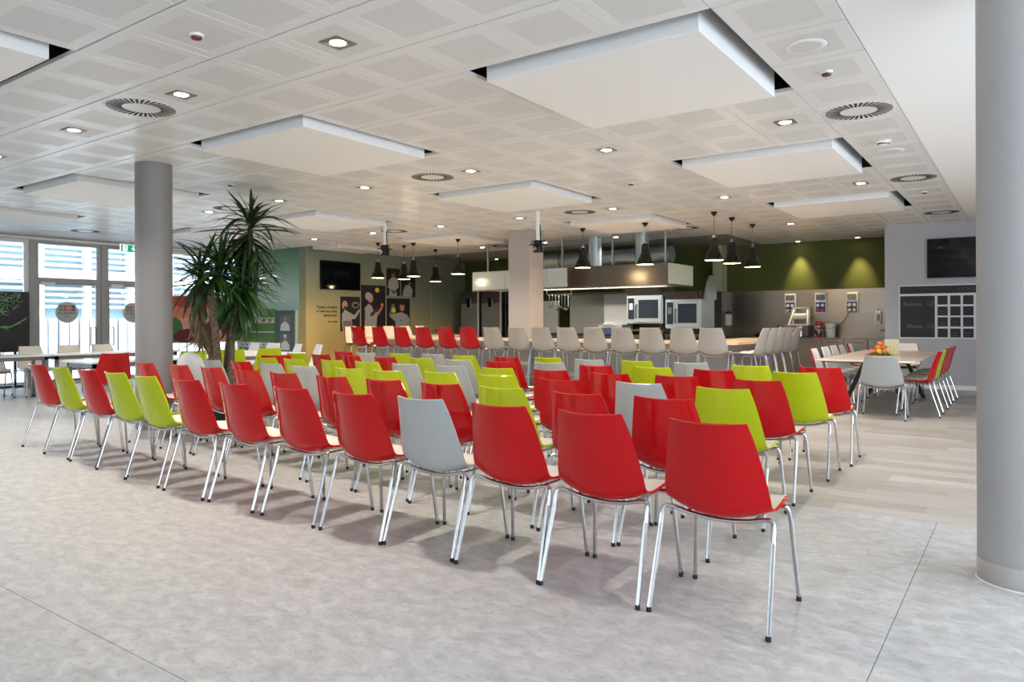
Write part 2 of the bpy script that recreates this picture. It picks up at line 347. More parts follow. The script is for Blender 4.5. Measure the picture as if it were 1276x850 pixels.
# ---- swirl diffusers
def slot_mesh():
    m = MB(); a = .145; b = .262
    m.prism([(a, -.006, -.0055), (b, .012, -.0055), (b-.004, .034, -.0055), (a, .012, -.0055)], (0, 0, 1), .002); return m
sl_me = slot_mesh().mesh('slot', 'diffuser_dark')
DN = ['large one upper left beyond the nearest downlights', 'right edge, nearest', 'right edge, second', 'right edge, farthest', 'between the middle and left panels', 'beyond the second middle panel', 'above the steel hood',
      'partly behind the tall plant', 'beside the left projector mount', 'near the square pier', 'near the window wall']
for k, (i, j) in enumerate(((-3.5, 1.5), (4.5, 7.5), (4.5, 13.5), (4.5, 19.5), (-3.5, 7.5), (-3.5, 13.5), (-2.5, 18.5), (-10.5, 7.5), (-10.5, 13.5), (-10.5, 19.5), (-18.5, 7.5))):
    x, y = gi(i, j)
    t = thing('air_diffuser', 'round white swirl air diffuser in the ceiling, %s' % DN[k], 'air diffuser', (x, y, H), 0, 'ceiling swirl diffusers')
    MB().lathe([(.275, -.004), (.285, -.0005)], (0, 0, 0), 40).obj('face_plate', 'tile_white', t)
    if k in (0, 1):
        for q in range(36): link('slot', sl_me, t, (0, 0, 0), q*math.pi/18)
    else:
        m = MB()
        for q in range(36):
            c, s_ = math.cos(q*math.pi/18), math.sin(q*math.pi/18)
            m.prism([(c*u-s_*v, s_*u+c*v, -.0055) for u, v in ((.145, -.006), (.262, .012), (.258, .034), (.145, .012))], (0, 0, 1), .002)
        m.obj('slot_ring', 'diffuser_dark', t)
# ---- detectors and ceiling speakers
for k, (i, j, s) in enumerate(((-.5, .5, 'upper left'), (4.5, 5.5, 'right edge, above the large panel'), (-.5, 10.5, 'between the hanging panels'), (-7.5, 5.5, 'above the tall plant'), (4.5, 15.5, 'right edge, far'))):
    x, y = gi(i, j); t = thing('smoke_detector', 'small detector with dark red cap on the ceiling, %s' % s, 'detector', (x, y, H), .6)
    MB().lathe([(.030, -.018), (.042, -.012), (.045, -.001)], (0, 0, 0), 20).obj('base', 'white_plastic', t, True)
    MB().lathe([(.012, -.034), (.030, -.030), (.034, -.019)], (0, 0, 0), 20).obj('cap', 'sensor_red', t, True)
for k, (i, j, s) in enumerate(((4.5, 4.5, 'nearest on the right edge'), (4.5, 10.5, 'second on the right edge'))):
    x, y = gi(i, j); t = thing('ceiling_speaker', 'round flush white ceiling loudspeaker, %s' % s, 'speaker', (x, y, H))
    MB().lathe([(.115, -.007), (.13, -.001)], (0, 0, 0), 32).obj('rim', 'white_paint', t); MB().lathe([(.10, -.009), (.10, -.006)], (0, 0, 0), 32).obj('grille', 'tile_perforated', t)
x, y = gi(4.5, 9.66); t = thing('smoke_sensor', 'white domed sensor on the ceiling between diffusers at right edge', 'sensor', (x, y, H))
MB().lathe([(.02, -.045), (.05, -.035), (.055, -.012), (.075, -.010), (.08, -.001)], (0, 0, 0), 24).obj('housing', 'white_plastic', t, True); MB().lathe([(.052, -.034), (.056, -.024)], (0, 0, 0), 24).obj('vent_band', 'diffuser_dark', t)

# ================================================================= walls
def wall(name, m, *b): return struct(MB().box(*b).obj(name, m))
wall('wall_back', 'dark_green_wall', -14.3, -2.25, 17.3, 17.5, 0, H+.5)
wall('wall_back_right', 'grey_wall', -2.06, 4.2, 15.6, 15.8, 0, H+.5); wall('wall_recess_right', 'grey_wall', -2.25, -2.06, 15.6, 17.5, 0, H+.5)
wall('wall_left_kitchen', 'photo_wall', -14.3, -14.05, 11.28, 17.3, 0, H+.5)
wall('wall_back_left', 'pale_green_wall', -16.9, -14.3, 11.28, 11.5, 0, H+.5)
wall('wall_right', 'white_paint', 4.2, 4.4, 9.5, 15.8, 0, H+.5)
struct(MB().box(-2.06, 4.2, 15.585, 15.6, 0, .075).obj('baseboard_back', 'trim_white'))
struct(MB().box(-14.05, -14.035, 11.28, 17.3, 0, .07).obj('baseboard_left', 'trim_white'))
# walls out of view: glazing to the right, a solid wall with a few tall windows behind the viewer
w = struct(link('window_6', None))
for k in range(7): B('mullion', 'frame_alu', w, 4.2, 4.32, -1.55+1.8333*k, -1.45+1.8333*k, 0, H)
for z0, z1 in ((0, .12), (H-.22, H+.5)): B('frame_rail', 'frame_alu', w, 4.2, 4.32, -1.5, 9.5, z0, z1)
wall('wall_right_near', 'white_paint', 4.2, 4.4, -6.4, -1.5, 0, H+.5)
BW = ((-6.4, -5.0), (-2.8, -1.4), (.8, 2.2))
xs = [-16.9]+[q for w_ in BW for q in w_]+[4.2]
fw = struct(link('wall_front', None))
for k in range(0, len(xs), 2): B('wall_panel', 'white_paint', fw, xs[k], xs[k+1], -6.4, -6.2, 0, H+.5)
for x0, x1 in BW: B('lintel', 'white_paint', fw, x0, x1, -6.4, -6.2, 2.6, H+.5); B('apron', 'white_paint', fw, x0, x1, -6.4, -6.2, 0, .5)
for nm, loc, rot, sx, sy in (('back', (-2.1, -6.3, 1.55), (math.radians(90), 0, 0), 8.7, 2.1), ('right', (4.3, 4.0, 1.5), (math.radians(90), 0, math.radians(90)), 11.0, 2.8), ('left', (-16.85, 2.6, 1.55), (math.radians(90), 0, math.radians(-90)), 17.4, 3.0)):
    l = bpy.data.lights.new('daylight_portal', 'AREA'); l.shape = 'RECTANGLE'; l.size = sx; l.size_y = sy
    try: l.cycles.is_portal = True
    except Exception: l.energy = 0
    o = bpy.data.objects.new('daylight_portal', l); COL.objects.link(o); o.location = loc; o.rotation_euler = rot
# ---- window wall on the left, X = -16.7
WX = -16.7
struct(B('trim_1', 'frame_alu', None, WX-.1, WX+.06, -6.2, 11.28, 2.98, H+.5))
struct(B('trim_2', 'frame_white', None, WX+.06, WX+.10, -6.2, 11.28, 2.99, 3.04))
def rect_frame(parent, y0, y1, z0, z1, w, m='frame_alu', x0=WX-.05, x1=WX+.05, glass=True):
    B('frame_stile', m, parent, x0, x1, y0, y0+w, z0, z1); B('frame_stile', m, parent, x0, x1, y1-w, y1, z0, z1)
    B('frame_rail', m, parent, x0, x1, y0+w, y1-w, z0, z0+w); B('frame_rail', m, parent, x0, x1, y0+w, y1-w, z1-w, z1)
    if glass: B('pane', 'window_glass', parent, WX-.006, WX+.006, y0+w, y1-w, z0+w, z1-w)
w = struct(link('window_1', None))
for y0, y1 in ((4.75, 6.38), (3.15, 4.75), (1.55, 3.15), (-.05, 1.55), (-1.65, -.05), (-3.25, -1.65), (-6.2, -3.25)):
    rect_frame(w, y0, y1, 0.0, 2.98, .07, 'frame_white')
struct(B('trim_3', 'frame_alu', None, WX-.07, WX+.08, 6.38, 6.50, 0, 2.98)); struct(B('trim_4', 'frame_alu', None, WX-.07, WX+.07, 7.80, 7.90, 0, 2.98)); struct(B('trim_5', 'frame_alu', None, WX-.07, WX+.08, 9.2, 9.34, 0, 2.98))
for nw, nd, y0, y1, hy in (('window_2', 'door_1', 6.50, 7.80, 7.66), ('window_3', 'door_2', 7.90, 9.2, 8.04)):
    w = struct(link(nw, None)); rect_frame(w, y0, y1, 2.16, 2.98, .06)
    d = struct(link(nd, None)); rect_frame(d, y0+.005, y1-.005, .01, 2.155, .075)
    for s in (-1, 1):
        hd = MB().tube([(WX+s*.05, hy, 1.17), (WX+s*.11, hy, 1.17), (WX+s*.12, hy, 1.15), (WX+s*.12, hy, .80), (WX+s*.11, hy, .78), (WX+s*.05, hy, .78)], .011, 8).obj('door_handle', 'handle_dark', d, True)
    B('door_closer', 'frame_white', d, WX+.05, WX+.10, y0+.10, y0+.36, 2.06, 2.13, .004)
    cy = (y0+y1)/2-.03
    dc = tag(MB().ellipse((WX+.008, cy, 1.50), (0, .225, 0), (0, 0, .225), (1, 0, 0), .003, 40).obj('door_decal', 'decal_grey'), 'round grey logo sticker reading food academy on the %s glass door' % ('left' if nd == 'door_1' else 'right'), 'sticker', 'round door stickers')
    for k, (ch, mm) in enumerate((('F', 'panel_green'), ('O', 'print_red'), ('O', 'print_orange'), ('D', 'hair_dark'))):
        yy = cy-.16+.083*k
        B('letter_tile', mm, dc, WX+.011, WX+.0125, yy, yy+.068, 1.53, 1.645)
        text(ch, .085, 'panel_white', dc, (WX+.0135, yy+.034, 1.557), (math.radians(90), 0, math.radians(90)), 'CENTER')
    text('ACADEMY', .074, 'hair_dark', dc, (WX+.0125, cy, 1.455), (math.radians(90), 0, math.radians(90)), 'CENTER')
    text('APRILIA', .03, 'hair_dark', dc, (WX+.0125, cy, 1.405), (math.radians(90), 0, math.radians(90)), 'CENTER')
    for yy in (cy-.12, cy+.12): B('rule_line', 'frame_alu', dc, WX+.011, WX+.0125, yy-.045, yy+.045, 1.413, 1.418)
    for yy in (cy-.09, cy+.09): B('fine_print', 'frame_alu', dc, WX+.011, WX+.0125, yy-.075, yy+.075, 1.365, 1.378)
w = struct(link('window_4', None)); rect_frame(w, 9.34, 11.28, 0, 2.98, .07, 'frame_white')
# ---- outside
struct(B('ground', 'paving', None, -60, -16.9, -30, 45, -.15, -.03))
fc = thing('louvered_facade', 'white louvered office facade seen through the entrance glazing', 'building', (-24.5, 9, -.03))
B('glazing', 'exterior_glass', fc, -.4, -.3, -16, 16, 0, 9)
sm = MB().prism([(-.02, -16, 0), (.14, -16, .03), (.14, -16, .085), (-.02, -16, .055)], (0, 1, 0), 32).mesh('louver_slat', 'exterior_white')
for k in range(38): link('louver_slat', sm, fc, (-.12, 0, 1.75+.185*k))
B('spandrel', 'exterior_white', fc, -.25, .06, -16, 16, 2.6, 2.95)
for k in range(24): B('facade_post', 'exterior_white', fc, -.3, -.02, -15.8+1.37*k, -15.62+1.37*k, 0, 9)
fe = thing('board_fence', 'pale vertical board fence outside beyond the glass doors', 'fence', (-21.2, 9, -.03))
B('backing', 'fence_gap', fe, -.06, -.02, -9.1, 9.3, 0, 1.38)
fm = MB().box(0, .03, 0, .22, 0, 1.42).mesh('fence_board', 'fence_pale')
for k in range(70): link('fence_board', fm, fe, (0.0 if k % 2 else .03, -9+.26*k, 0))
# exit sign hanging by the entrance
t = thing('exit_sign', 'green illuminated emergency exit sign with running figure and down arrow', 'exit sign', (-15.6, 7.89, 2.78))
B('panel', 'exit_green', t, -.015, .015, -.18, .18, 0, .15, .002); B('frame', 'exit_white', t, -.017, .012, -.19, .19, -.01, .16)
MB().tube([(0, 0, .16), (0, 0, .287)], .006, 6).obj('hanger', 'white_paint', t)
a = MB(); a.box(.0152, .017, .068, .092, .07, .135); a.prism([(.0152, .03, .08), (.0152, .08, .02), (.0152, .13, .08), (.0152, .105, .08), (.0152, .08, .05), (.0152, .055, .08)], (1, 0, 0), .002); a.obj('arrow', 'exit_white', t)
B('doorway_symbol', 'exit_white', t, .0152, .0165, -.145, -.045, .015, .135)
a = MB(); a.ellipse((.0166, -.095, .118), (0, .011, 0), (0, 0, .011), (1, 0, 0), .002, 10)
for p0, p1 in (((-.095, .105), (-.085, .07)), ((-.085, .07), (-.11, .03)), ((-.085, .07), (-.065, .04)), ((-.094, .10), (-.12, .085)), ((-.094, .10), (-.07, .088))):
    a.tube([(.018, p0[0], p0[1]), (.018, p1[0], p1[1])], .006, 6)
a.obj('running_figure', 'exit_green', t)
# ================================================================= columns
t = thing('round_column', 'dark grey round column standing behind the left chair rows', 'column', (-8.03, 4.335, 0))
MB().lathe([(.192, 0.10), (.192, H+.001)], (0, 0, 0), 48).obj('shaft', 'column_grey', t, True); MB().lathe([(.196, 0), (.196, .10)], (0, 0, 0), 48).obj('base_band', 'brushed_band', t, True)
t = thing('round_column', 'large light grey round column at the right edge with steel base band', 'column', (-.018, 4.395, 0))
MB().lathe([(.197, 0.11), (.197, H+.001)], (0, 0, 0), 64).obj('shaft', 'column_grey_light', t, True); MB().lathe([(.200, .004), (.200, .11)], (0, 0, 0), 64).obj('base_band', 'brushed_band', t, True)
MB().lathe([(.206, 0), (.203, .006)], (0, 0, 0), 64).obj('sealant_ring', 'trim_white', t, True)
tag(MB().box(-8.37, -7.85, 11.66, 12.13, 0, H+.001).obj('square_pier', 'pier_plaster', bevel=.006), 'square beige-grey plastered pier rising through the bar counter', 'column')
t = thing('wall_pilaster', 'narrow pale green pilaster with dark lower part beside the steel splashback', 'column', (-6.03, 17.05, 0))
B('upper', 'pilaster_green', t, -.11, .11, -.12, .25, 1.97, H); B('lower', 'steel_dark', t, -.11, .11, -.12, .25, 0, 1.97)

# ================================================================= shell chair
PROF = [(.245, .452), (.215, .466), (.12, .452), (.02, .436), (-.07, .428), (-.13, .434), (-.168, .460), (-.192, .515), (-.212, .60), (-.236, .70), (-.262, .79), (-.288, .858)]
WID = [.196, .212, .226, .233, .237, .239, .239, .236, .226, .210, .192, .173]
DISH = [.0, .010, .030, .040, .050, .058, .058, .042, .018, .004, .002, .008]       # rise of seat edges
WRAP = [.0, .0, .0, .0, .006, .018, .034, .044, .048, .048, .046, .042]             # forward wrap of the back
_c = catmull([(a, b, 0) for a, b in PROF], 44); _w = catmull([(a, b, c) for a, b, c in zip(WID, DISH, WRAP)], 44)
def shell_fn(u, v):
    k = min(v*44, 43.999); i = int(k); f = k-i
    c = _c[i].lerp(_c[i+1], f); w = _w[i].lerp(_w[i+1], f); s = 2*u-1
    return (s*w[0], c[0]+w[2]*s*s, c[1]+w[1]*s*s)
def make_chair(name, label, cat, outer, dz=0.0, stool=False, inner='cream_plastic'):
    t = thing(name, label, cat)
    sh = link('seat_shell', MB().sheet(shell_fn, 10, 22, -.012, 0).mesh('seat_shell', outer, True), t, (0, 0, dz))
    link('seat_liner', MB().sheet(lambda u, v: shell_fn(.02+.96*u, .012+.976*v), 10, 22, -.0145, -.010).mesh('seat_liner', inner, True), t, (0, 0, dz))
    r = .0105; lx, ly = (.235, -.165); fz = .415+dz
    rear = catmull([(-.252, -.160, fz-.05), (-.247, -.140, fz+.026), (-.215, -.128, fz+.036), (-.12, -.112, fz+.012), (0, -.105, fz+.001), (.12, -.112, fz+.012), (.215, -.128, fz+.036), (.247, -.140, fz+.026), (.252, -.160, fz-.05)], 28)
    MB().tube(rear, r, 8).obj('rear_rail', 'chrome', t, True)
    front = catmull([(-.226, .212, fz-.05), (-.215, .195, fz+.018), (-.18, .185, fz+.022), (0, .18, fz+.012), (.18, .185, fz+.022), (.215, .195, fz+.018), (.226, .212, fz-.05)], 22)
    MB().tube(front, r, 8).obj('front_rail', 'chrome', t, True)
    for s in (-1, 1): MB().tube([(s*.15, -.112, fz+.014), (s*.15, .18, fz+.016)], .007, 6).obj('side_rail', 'chrome', t, True)
    for s in (-1, 1):
        for a, b in (((s*.2515, -.159, fz-.045), (s*(.262 if not stool else .238), -.268 if not stool else -.275, .014)), ((s*.2255, .211, fz-.045), (s*(.250 if not stool else .232), .246 if not stool else .27, .014))):
            lg = MB().tube([a, b], r, 8).obj('leg', 'chrome', t, True)
            MB().lathe([(.0115, 0), (.0125, .004), (.0115, .022)], (b[0], b[1], 0), 10).obj('foot_cap', 'black_rubber', lg, True)
    if stool:
        q = lambda x, y: (x, y, .27)
        MB().tube([q(-.242, -.248), q(.242, -.248)], .008, 6).obj('footrest', 'chrome', t, True)
        MB().tube([q(-.23, .25), q(.23, .25)], .008, 6).obj('footrest', 'chrome', t, True)
        for s in (-1, 1): MB().tube([q(s*.242, -.248), q(s*.23, .25)], .008, 6).obj('footrest', 'chrome', t, True)
    return t
CN = {'R': ('red', 'red_plastic'), 'Y': ('lime green', 'lime_plastic'), 'G': ('grey', 'grey_plastic')}
CH = {k: (make_chair('shell_chair', 'x', 'chair', v[1]), [False]) for k, v in CN.items()}
CH['W'] = (make_chair('shell_chair', 'x', 'chair', 'white_plastic', inner='white_plastic'), [False])
CH['Q'] = (make_chair('shell_chair', 'x', 'chair', 'red_plastic', inner='white_plastic'), [False])
CH['L'] = (make_chair('shell_chair', 'x', 'chair', 'lime_plastic', inner='white_plastic'), [False])
CH['T'] = CH['G']
ROWS = [
 [('R', -1.118, 2.97), ('R', -1.69, 2.965), ('R', -2.235, 2.97), ('G', -2.79, 2.985), ('R', -3.33, 2.97), ('R', -3.92, 2.97), ('R', -4.54, 2.97), ('R', -5.15, 2.975), ('Y', -5.79, 3.0), ('Y', -6.40, 3.06), ('R', -7.00, 3.10), ('Y', -7.62, 3.13), ('R', -8.27, 3.19)],
 [('R', -1.67, 3.75), ('R', -2.2, 3.72), ('Y', -2.79, 3.76), ('R', -3.33, 3.77), ('R', -3.91, 3.79), ('R', -4.48, 3.79), ('R', -5.12, 3.82), ('R', -5.71, 3.86), ('R', -6.33, 3.92), ('R', -6.97, 3.95), ('R', -7.60, 3.95)],
 [('Y', -1.58, 4.50), ('G', -2.2, 4.57), ('R', -2.81, 4.51), ('Y', -3.47, 4.6), ('Y', -4.06, 4.61), ('Y', -4.60, 4.52), ('Y', -5.11, 4.53), ('G', -5.74, 4.53), ('G', -6.32, 4.57), ('R', -6.95, 4.66), ('G', -7.53, 4.68)],
 [('R', -1.59, 5.24), ('R', -2.23, 5.29), ('R', -2.79, 5.25), ('R', -3.41, 5.33), ('Y', -3.97, 5.3), ('G', -4.56, 5.33), ('G', -5.13, 5.3), ('Y', -5.76, 5.37), ('Y', -6.33, 5.38), ('Y', -6.91, 5.32), ('Y', -7.46, 5.35)],
 [('Y', -1.57, 6.18), ('R', -2.24, 6.12), ('Y', -2.82, 6.15), ('R', -3.38, 6.09), ('G', -4.02, 6.25), ('R', -4.56, 6.14), ('G', -5.16, 6.17), ('Y', -5.78, 6.23), ('R', -6.31, 6.19), ('R', -6.95, 6.21), ('R', -7.53, 6.23), ('Y', -8.08, 6.26)],
 [('R', -1.54, 6.93), ('Y', -2.15, 6.88), ('G', -2.79, 6.99), ('Y', -3.39, 7.02), ('G', -3.96, 6.98), ('Y', -4.56, 7.08), ('R', -5.10, 7.0), ('Y', -5.73, 6.98), ('G', -6.33, 7.05), ('Y', -6.84, 6.97), ('G', -7.37, 6.88), ('R', -7.93, 6.96)]]
RNAME = ['the row nearest the camera', 'the second row', 'the third row', 'the fourth row', 'the fifth row', 'the sixth row by the bar stools']
for ri, row in enumerate(ROWS):
    for k, (c, x, y) in enumerate(row):
        yaw = random.uniform(-.035, .035) if ri else random.uniform(-.02, .02)
        place(*CH[c], (x, y+.288, 0), yaw, '%s shell chair, %s from the right in %s' % (CN['G' if c == 'T' else c][0], ORD[k], RNAME[ri]), 'rows of shell chairs')
place(*CH['R'], (-7.98, 5.93, 0), math.radians(52), 'dark red shell chair turned aside beyond the plant, left of the fifth row')
# ---- chairs at the tables by the window
lab = 'shell chair with cream inner face at the long window table, '
for k, (c, y) in enumerate((('R', 4.93), ('G', 5.60), ('G', 6.24), ('G', 6.85))):
    place(*CH[c], (-14.34, y, 0), -math.pi/2+random.uniform(-.05, .05), '%s %s%s from the left' % ('red' if c == 'R' else 'beige-grey', lab, ORD[k]), 'chairs by the window')
for k, (c, x, y, a) in enumerate((('R', -10.46, 5.0, 1.46), ('Y', -10.2, 6.02, 1.35), ('Y', -10.16, 6.66, 1.25), ('Y', -10.18, 7.36, 1.2))):
    place(*CH[c], (x, y, 0), a, ['red shell chair turned to the low white table left of the column', 'lime green shell chair at white table, directly behind the left trunk', 'lime green shell chair at white table, just right of the trunks', 'lime green shell chair at white table, in front of the chef board'][k], 'chairs at the white tables')
for k, (x, y, a) in enumerate(((-12.75, 8.72, 3.0), (-12.15, 8.75, 3.2), (-11.30, 8.62, 2.8), (-10.72, 8.62, 2.75))):
    place(*CH['W'], (x, y, 0), a, 'white shell chair facing the room behind white table, %s from the left' % ORD[k], 'white chairs behind the tables')
# ---- chairs at the oak table on the right
for k, (c, y) in enumerate((('Q', 11.25), ('L', 11.86), ('Q', 12.42), ('Q', 12.98), ('Q', 13.52))):
    place(*CH[c], (-1.21, y, 0), math.pi/2+random.uniform(-.05, .03), '%s shell chair on the right side of the oak table, %s from the camera' % ('lime green' if c == 'L' else 'red', ORD[k]), 'chairs at the oak table')
for k, (c, y, dx) in enumerate((('Q', 11.52, 0), ('W', 12.25, 0), ('W', 12.86, .0), ('Q', 13.42, 0), ('Q', 14.2, 0))):
    place(*CH[c], (-2.39+dx, y, 0), -math.pi/2+random.uniform(-.05, .05), '%s shell chair on the left side of the oak table, %s from the camera' % ('red-backed white' if c == 'Q' else 'white', ORD[k]), 'chairs at the oak table')
place(*CH['Q'], (-1.80, 14.72, 0), math.pi, 'red-edged white shell chair at the far end of the oak table')
o = place(*CH['G'], (-1.56, 10.65, 0), .03, 'grey shell chair with its back to us at the near end of the oak table'); o.scale = (1.08, 1, .94)
# ---- bar stools
ST = {k: (make_chair('bar_stool', 'x', 'bar stool', m, .305, True), [False]) for k, m in (('R', 'red_plastic'), ('T', 'taupe_plastic'))}
for k, x in enumerate((-12.01, -11.35, -10.69, -10.09, -9.46, -8.9)):
    place(*ST['R'], (x, 11.24, 0), random.uniform(-.05, .02), 'red bar stool with chrome legs, %s from the left along the counter front' % ORD[k], 'bar stools')
for k, x in enumerate((-8.31, -7.73, -7.2, -6.66, -6.11, -5.57, -5.05, -4.51, -4.03)):
    place(*ST['T'], (x, 11.24, 0), random.uniform(-.04, .04), 'taupe bar stool with chrome legs, %s of the taupe row from the left' % ORD[k], 'bar stools')
for k, y in enumerate((11.26, 11.74, 12.22, 12.70, 13.18)):
    place(*ST['T'], (-3.48, y, 0), math.pi/2+random.uniform(-.04, .04), 'taupe bar stool at the right end of the counter, %s from the camera' % ORD[k], 'bar stools at the counter end')
for k, y in enumerate((11.68, 12.30, 12.91, 13.50, 14.05)):
    place(*ST['R'], (-12.72, y, 0), -math.pi/2+random.uniform(-.04, .04), 'cream-faced bar stool at the left end of the counter, %s from the camera' % ORD[k], 'bar stools at the counter end')
# ---- oval white chair by the plant
t = thing('oval_chair', 'white glossy oval-backed chair beside the potted plant', 'chair', (-8.93, 5.38, 0), .55)
def oval(u, v):
    a = -.5*math.pi+math.pi*v; w = .20*math.cos(a)**.8 if math.cos(a) > 0 else 0; s = 2*u-1; w = max(w, .002)
    return (s*w, -.20+.10*s*s-.10*math.sin(a)*.5, .60+.285*math.sin(a)+0*s)
MB().sheet(oval, 12, 24, 0, .014).obj('backrest', 'white_plastic', t, True)
MB().lathe([(.02, .42), (.16, .425), (.205, .445), (.20, .46), (.15, .452), (.02, .447)], (0, 0, 0), 28).obj('seat', 'white_plastic', t, True)
MB().lathe([(.025, .02), (.022, .425)], (0, 0, 0), 14).obj('pedestal', 'chrome', t, True); MB().lathe([(.20, 0), (.19, .012), (.03, .03)], (0, 0, 0), 28).obj('base', 'chrome', t, True)

# ================================================================= tables
def white_table(label, x0, x1, y0, y1, z=.74):
    t = thing('canteen_table', label, 'table', ((x0+x1)/2, (y0+y1)/2, 0), 0, 'white canteen tables'); a = (x1-x0)/2; b = (y1-y0)/2
    B('table_top', 'table_white', t, -a, a, -b, b, z-.028, z, .003)
    m = MB(); m.box(-a+.05, a-.05, -b+.05, -b+.08, z-.09, z-.028); m.box(-a+.05, a-.05, b-.08, b-.05, z-.09, z-.028); m.box(-a+.05, -a+.08, -b+.08, b-.08, z-.09, z-.028); m.box(a-.08, a-.05, -b+.08, b-.08, z-.09, z-.028)
    m.obj('apron', 'table_grey_metal', t)
    for sx in (-1, 1):
        for sy in (-1, 1):
            lg = B('leg', 'table_grey_metal', t, sx*(a-.075)-.025, sx*(a-.075)+.025, sy*(b-.075)-.025, sy*(b-.075)+.025, .02, z-.028)
            B('foot_cap', 'black_rubber', lg, sx*(a-.075)-.027, sx*(a-.075)+.027, sy*(b-.075)-.027, sy*(b-.075)+.027, 0, .03)
white_table('long white canteen table along the window at far left', -14.2, -13.55, 3.3, 5.55)
white_table('long white canteen table in front of the entrance doors', -14.2, -13.55, 5.57, 7.85)
white_table('white canteen table with red chair left of the dark column', -11.42, -10.52, 4.8, 6.1)
white_table('white canteen table behind the potted plant', -11.42, -10.52, 6.15, 7.6)
white_table('white canteen table in front of the white chairs and chef board', -12.9, -10.5, 7.72, 8.42)
t = thing('oak_table', 'long pale oak meeting table with splayed black trestle legs', 'table', (-1.82, 12.65, 0))
pts = [(-.62+.05*(1-math.cos(a)), 0, 0) for a in (0,)]
B('table_top', 'tabletop_oak', t, -.62, .62, -1.88, 1.88, .715, .74, .008); B('underside', 'black_metal', t, -.55, .55, -1.8, 1.8, .70, .715)
for sy, yy in ((-1, -1.0), (1, 1.05)):
    for sx in (-1, 1): MB().prism([(sx*.12-.025, yy-.03, .70), (sx*.12+.035, yy-.03, .70), (sx*.42+.03, yy-.03, 0), (sx*.42-.03, yy-.03, 0)], (0, 1, 0), .06).obj('leg', 'black_metal', t)
    B('crossbar', 'black_metal', t, -.16, .16, yy-.03, yy+.03, .64, .70)
# fruit on the oak table
t = thing('serving_plate', 'dark flat serving plate under the pile of fruit', 'plate', (-1.88, 12.56, .74)); MB().lathe([(.10, 0), (.19, .008), (.20, .014), (.10, .010)], (0, 0, 0), 28).obj('dish', 'black_enamel', t, True)
FR = [('orange', 'fruit_orange', -.14, .0, .052, 'at the left end of the pile'), ('lemon', 'fruit_lemon', -.05, -.07, .05, 'front left of the pile'), ('peach', 'fruit_peach', .045, -.07, .052, 'front middle of the pile'), ('lemon', 'fruit_lemon', .135, -.03, .05, 'at the right end of the pile'),
      ('orange', 'fruit_orange', -.05, .04, .05, 'behind the front lemon'), ('orange', 'fruit_orange', .05, .04, .05, 'behind the peach'), ('orange', 'fruit_orange', -.045, -.015, .05, 'second layer left'), ('orange', 'fruit_orange', .05, -.015, .05, 'second layer right'), ('orange', 'fruit_orange', .005, .005, .05, 'on top of the pile')]
for k, (n, m, dx, dy, r, s) in enumerate(FR):
    z = .755+r if k < 6 else (.755+r+.075 if k < 8 else .755+r+.148)
    dx *= .82; dy *= .82; r *= .82; z = .74+.014+r+(0 if k < 6 else .062 if k < 8 else .122)
    ax, ay = dx*cs-dy*sn, dx*sn+dy*cs
    f = thing(n, '%s %s on the oak table' % ({'orange': 'bright orange', 'lemon': 'yellow lemon', 'peach': 'pinkish peach'}[n], s), 'fruit', (-1.88+ax, 12.56+ay, z))
    MB().sphere((0, 0, 0), r, 14, 9, 1.12 if n == 'lemon' else .97).obj('flesh', m, f, True); MB().lathe([(.005, 0), (.003, .008)], (0, 0, r*.95), 6).obj('stem', 'fruit_leaf', f)
    if k == 8:
        pass
lf = thing('fruit_leaf', 'dark green leaf tucked into the fruit pile', 'leaf', (-1.80, 12.62, .85), .4)
MB().sheet(lambda u, v: ((u-.5)*.05*math.sin(math.pi*min(max(v, .03), .97)), .11*v, .02*math.sin(2*v)), 4, 8, 0, .002).obj('blade', 'fruit_leaf', lf, True)
t = thing('menu_card', 'cream upright card standing behind the fruit', 'card', (-1.76, 12.86, .74), .55); B('card_face', 'card_cream', t, -.11, .11, -.004, .004, 0, .24)
for k in range(5): B('printed_dot', 'fruit_peach' if k % 2 else 'fruit_lemon', t, -.08+.035*k, -.06+.035*k, -.0055, -.004, .05+.03*((k*2) % 5), .07+.03*((k*2) % 5))

# ================================================================= potted dragon tree
PX, PY = -8.62, 5.60
plant = thing('dragon_tree', 'tall multi-stemmed dragon tree with long strap leaves in a dark pot', 'plant', (PX, PY, 0))
Rv = Vector((cs, sn, 0)); Fv = Vector((-sn, cs, 0)); U = .01057
def pp(x, y, dep=0.0): return Rv*((x-283)*U)+Fv*dep+Vector((0, 0, CAM_H-(y-401.1)*U))
MB().lathe([(.15, 0), (.165, .02), (.20, .36), (.205, .40), (.185, .40), (.18, .36)], (0, 0, 0), 28).obj('pot', 'pot_black', plant, True); MB().lathe([(.18, .34), (.18, .36)], (0, 0, 0), 28).obj('soil', 'soil', plant)
TR = [([(281, 486, 0), (272, 462, .02), (260, 425, .06), (246, 385, .08), (252, 340, .06)], (.075, .065, .055, .045, .035)),
      ([(282, 486, -.03), (277, 455, -.06), (275, 410, -.10), (270, 365, -.12), (283, 335, -.1)], (.06, .052, .046, .04, .033)),
      ([(285, 486, .02), (288, 450, .06), (289, 410, .10), (297, 370, .12), (305, 345, .12)], (.06, .052, .046, .04, .033)),
      ([(284, 486, .05), (283, 440, .12), (293, 380, .16), (307, 320, .14), (313, 272, .10)], (.055, .05, .042, .036, .03))]
trunks = []
for pts, rr in TR:
    c = catmull([pp(*p) for p in pts], 16); r = catmull([(a, 0, 0) for a in rr], 16)
    trunks.append(MB().tube(c, [max(q[0], .02)*(1+.05*((k % 3)-1)) for k, q in enumerate(r)], 10).obj('trunk', 'trunk_bark', plant, True))
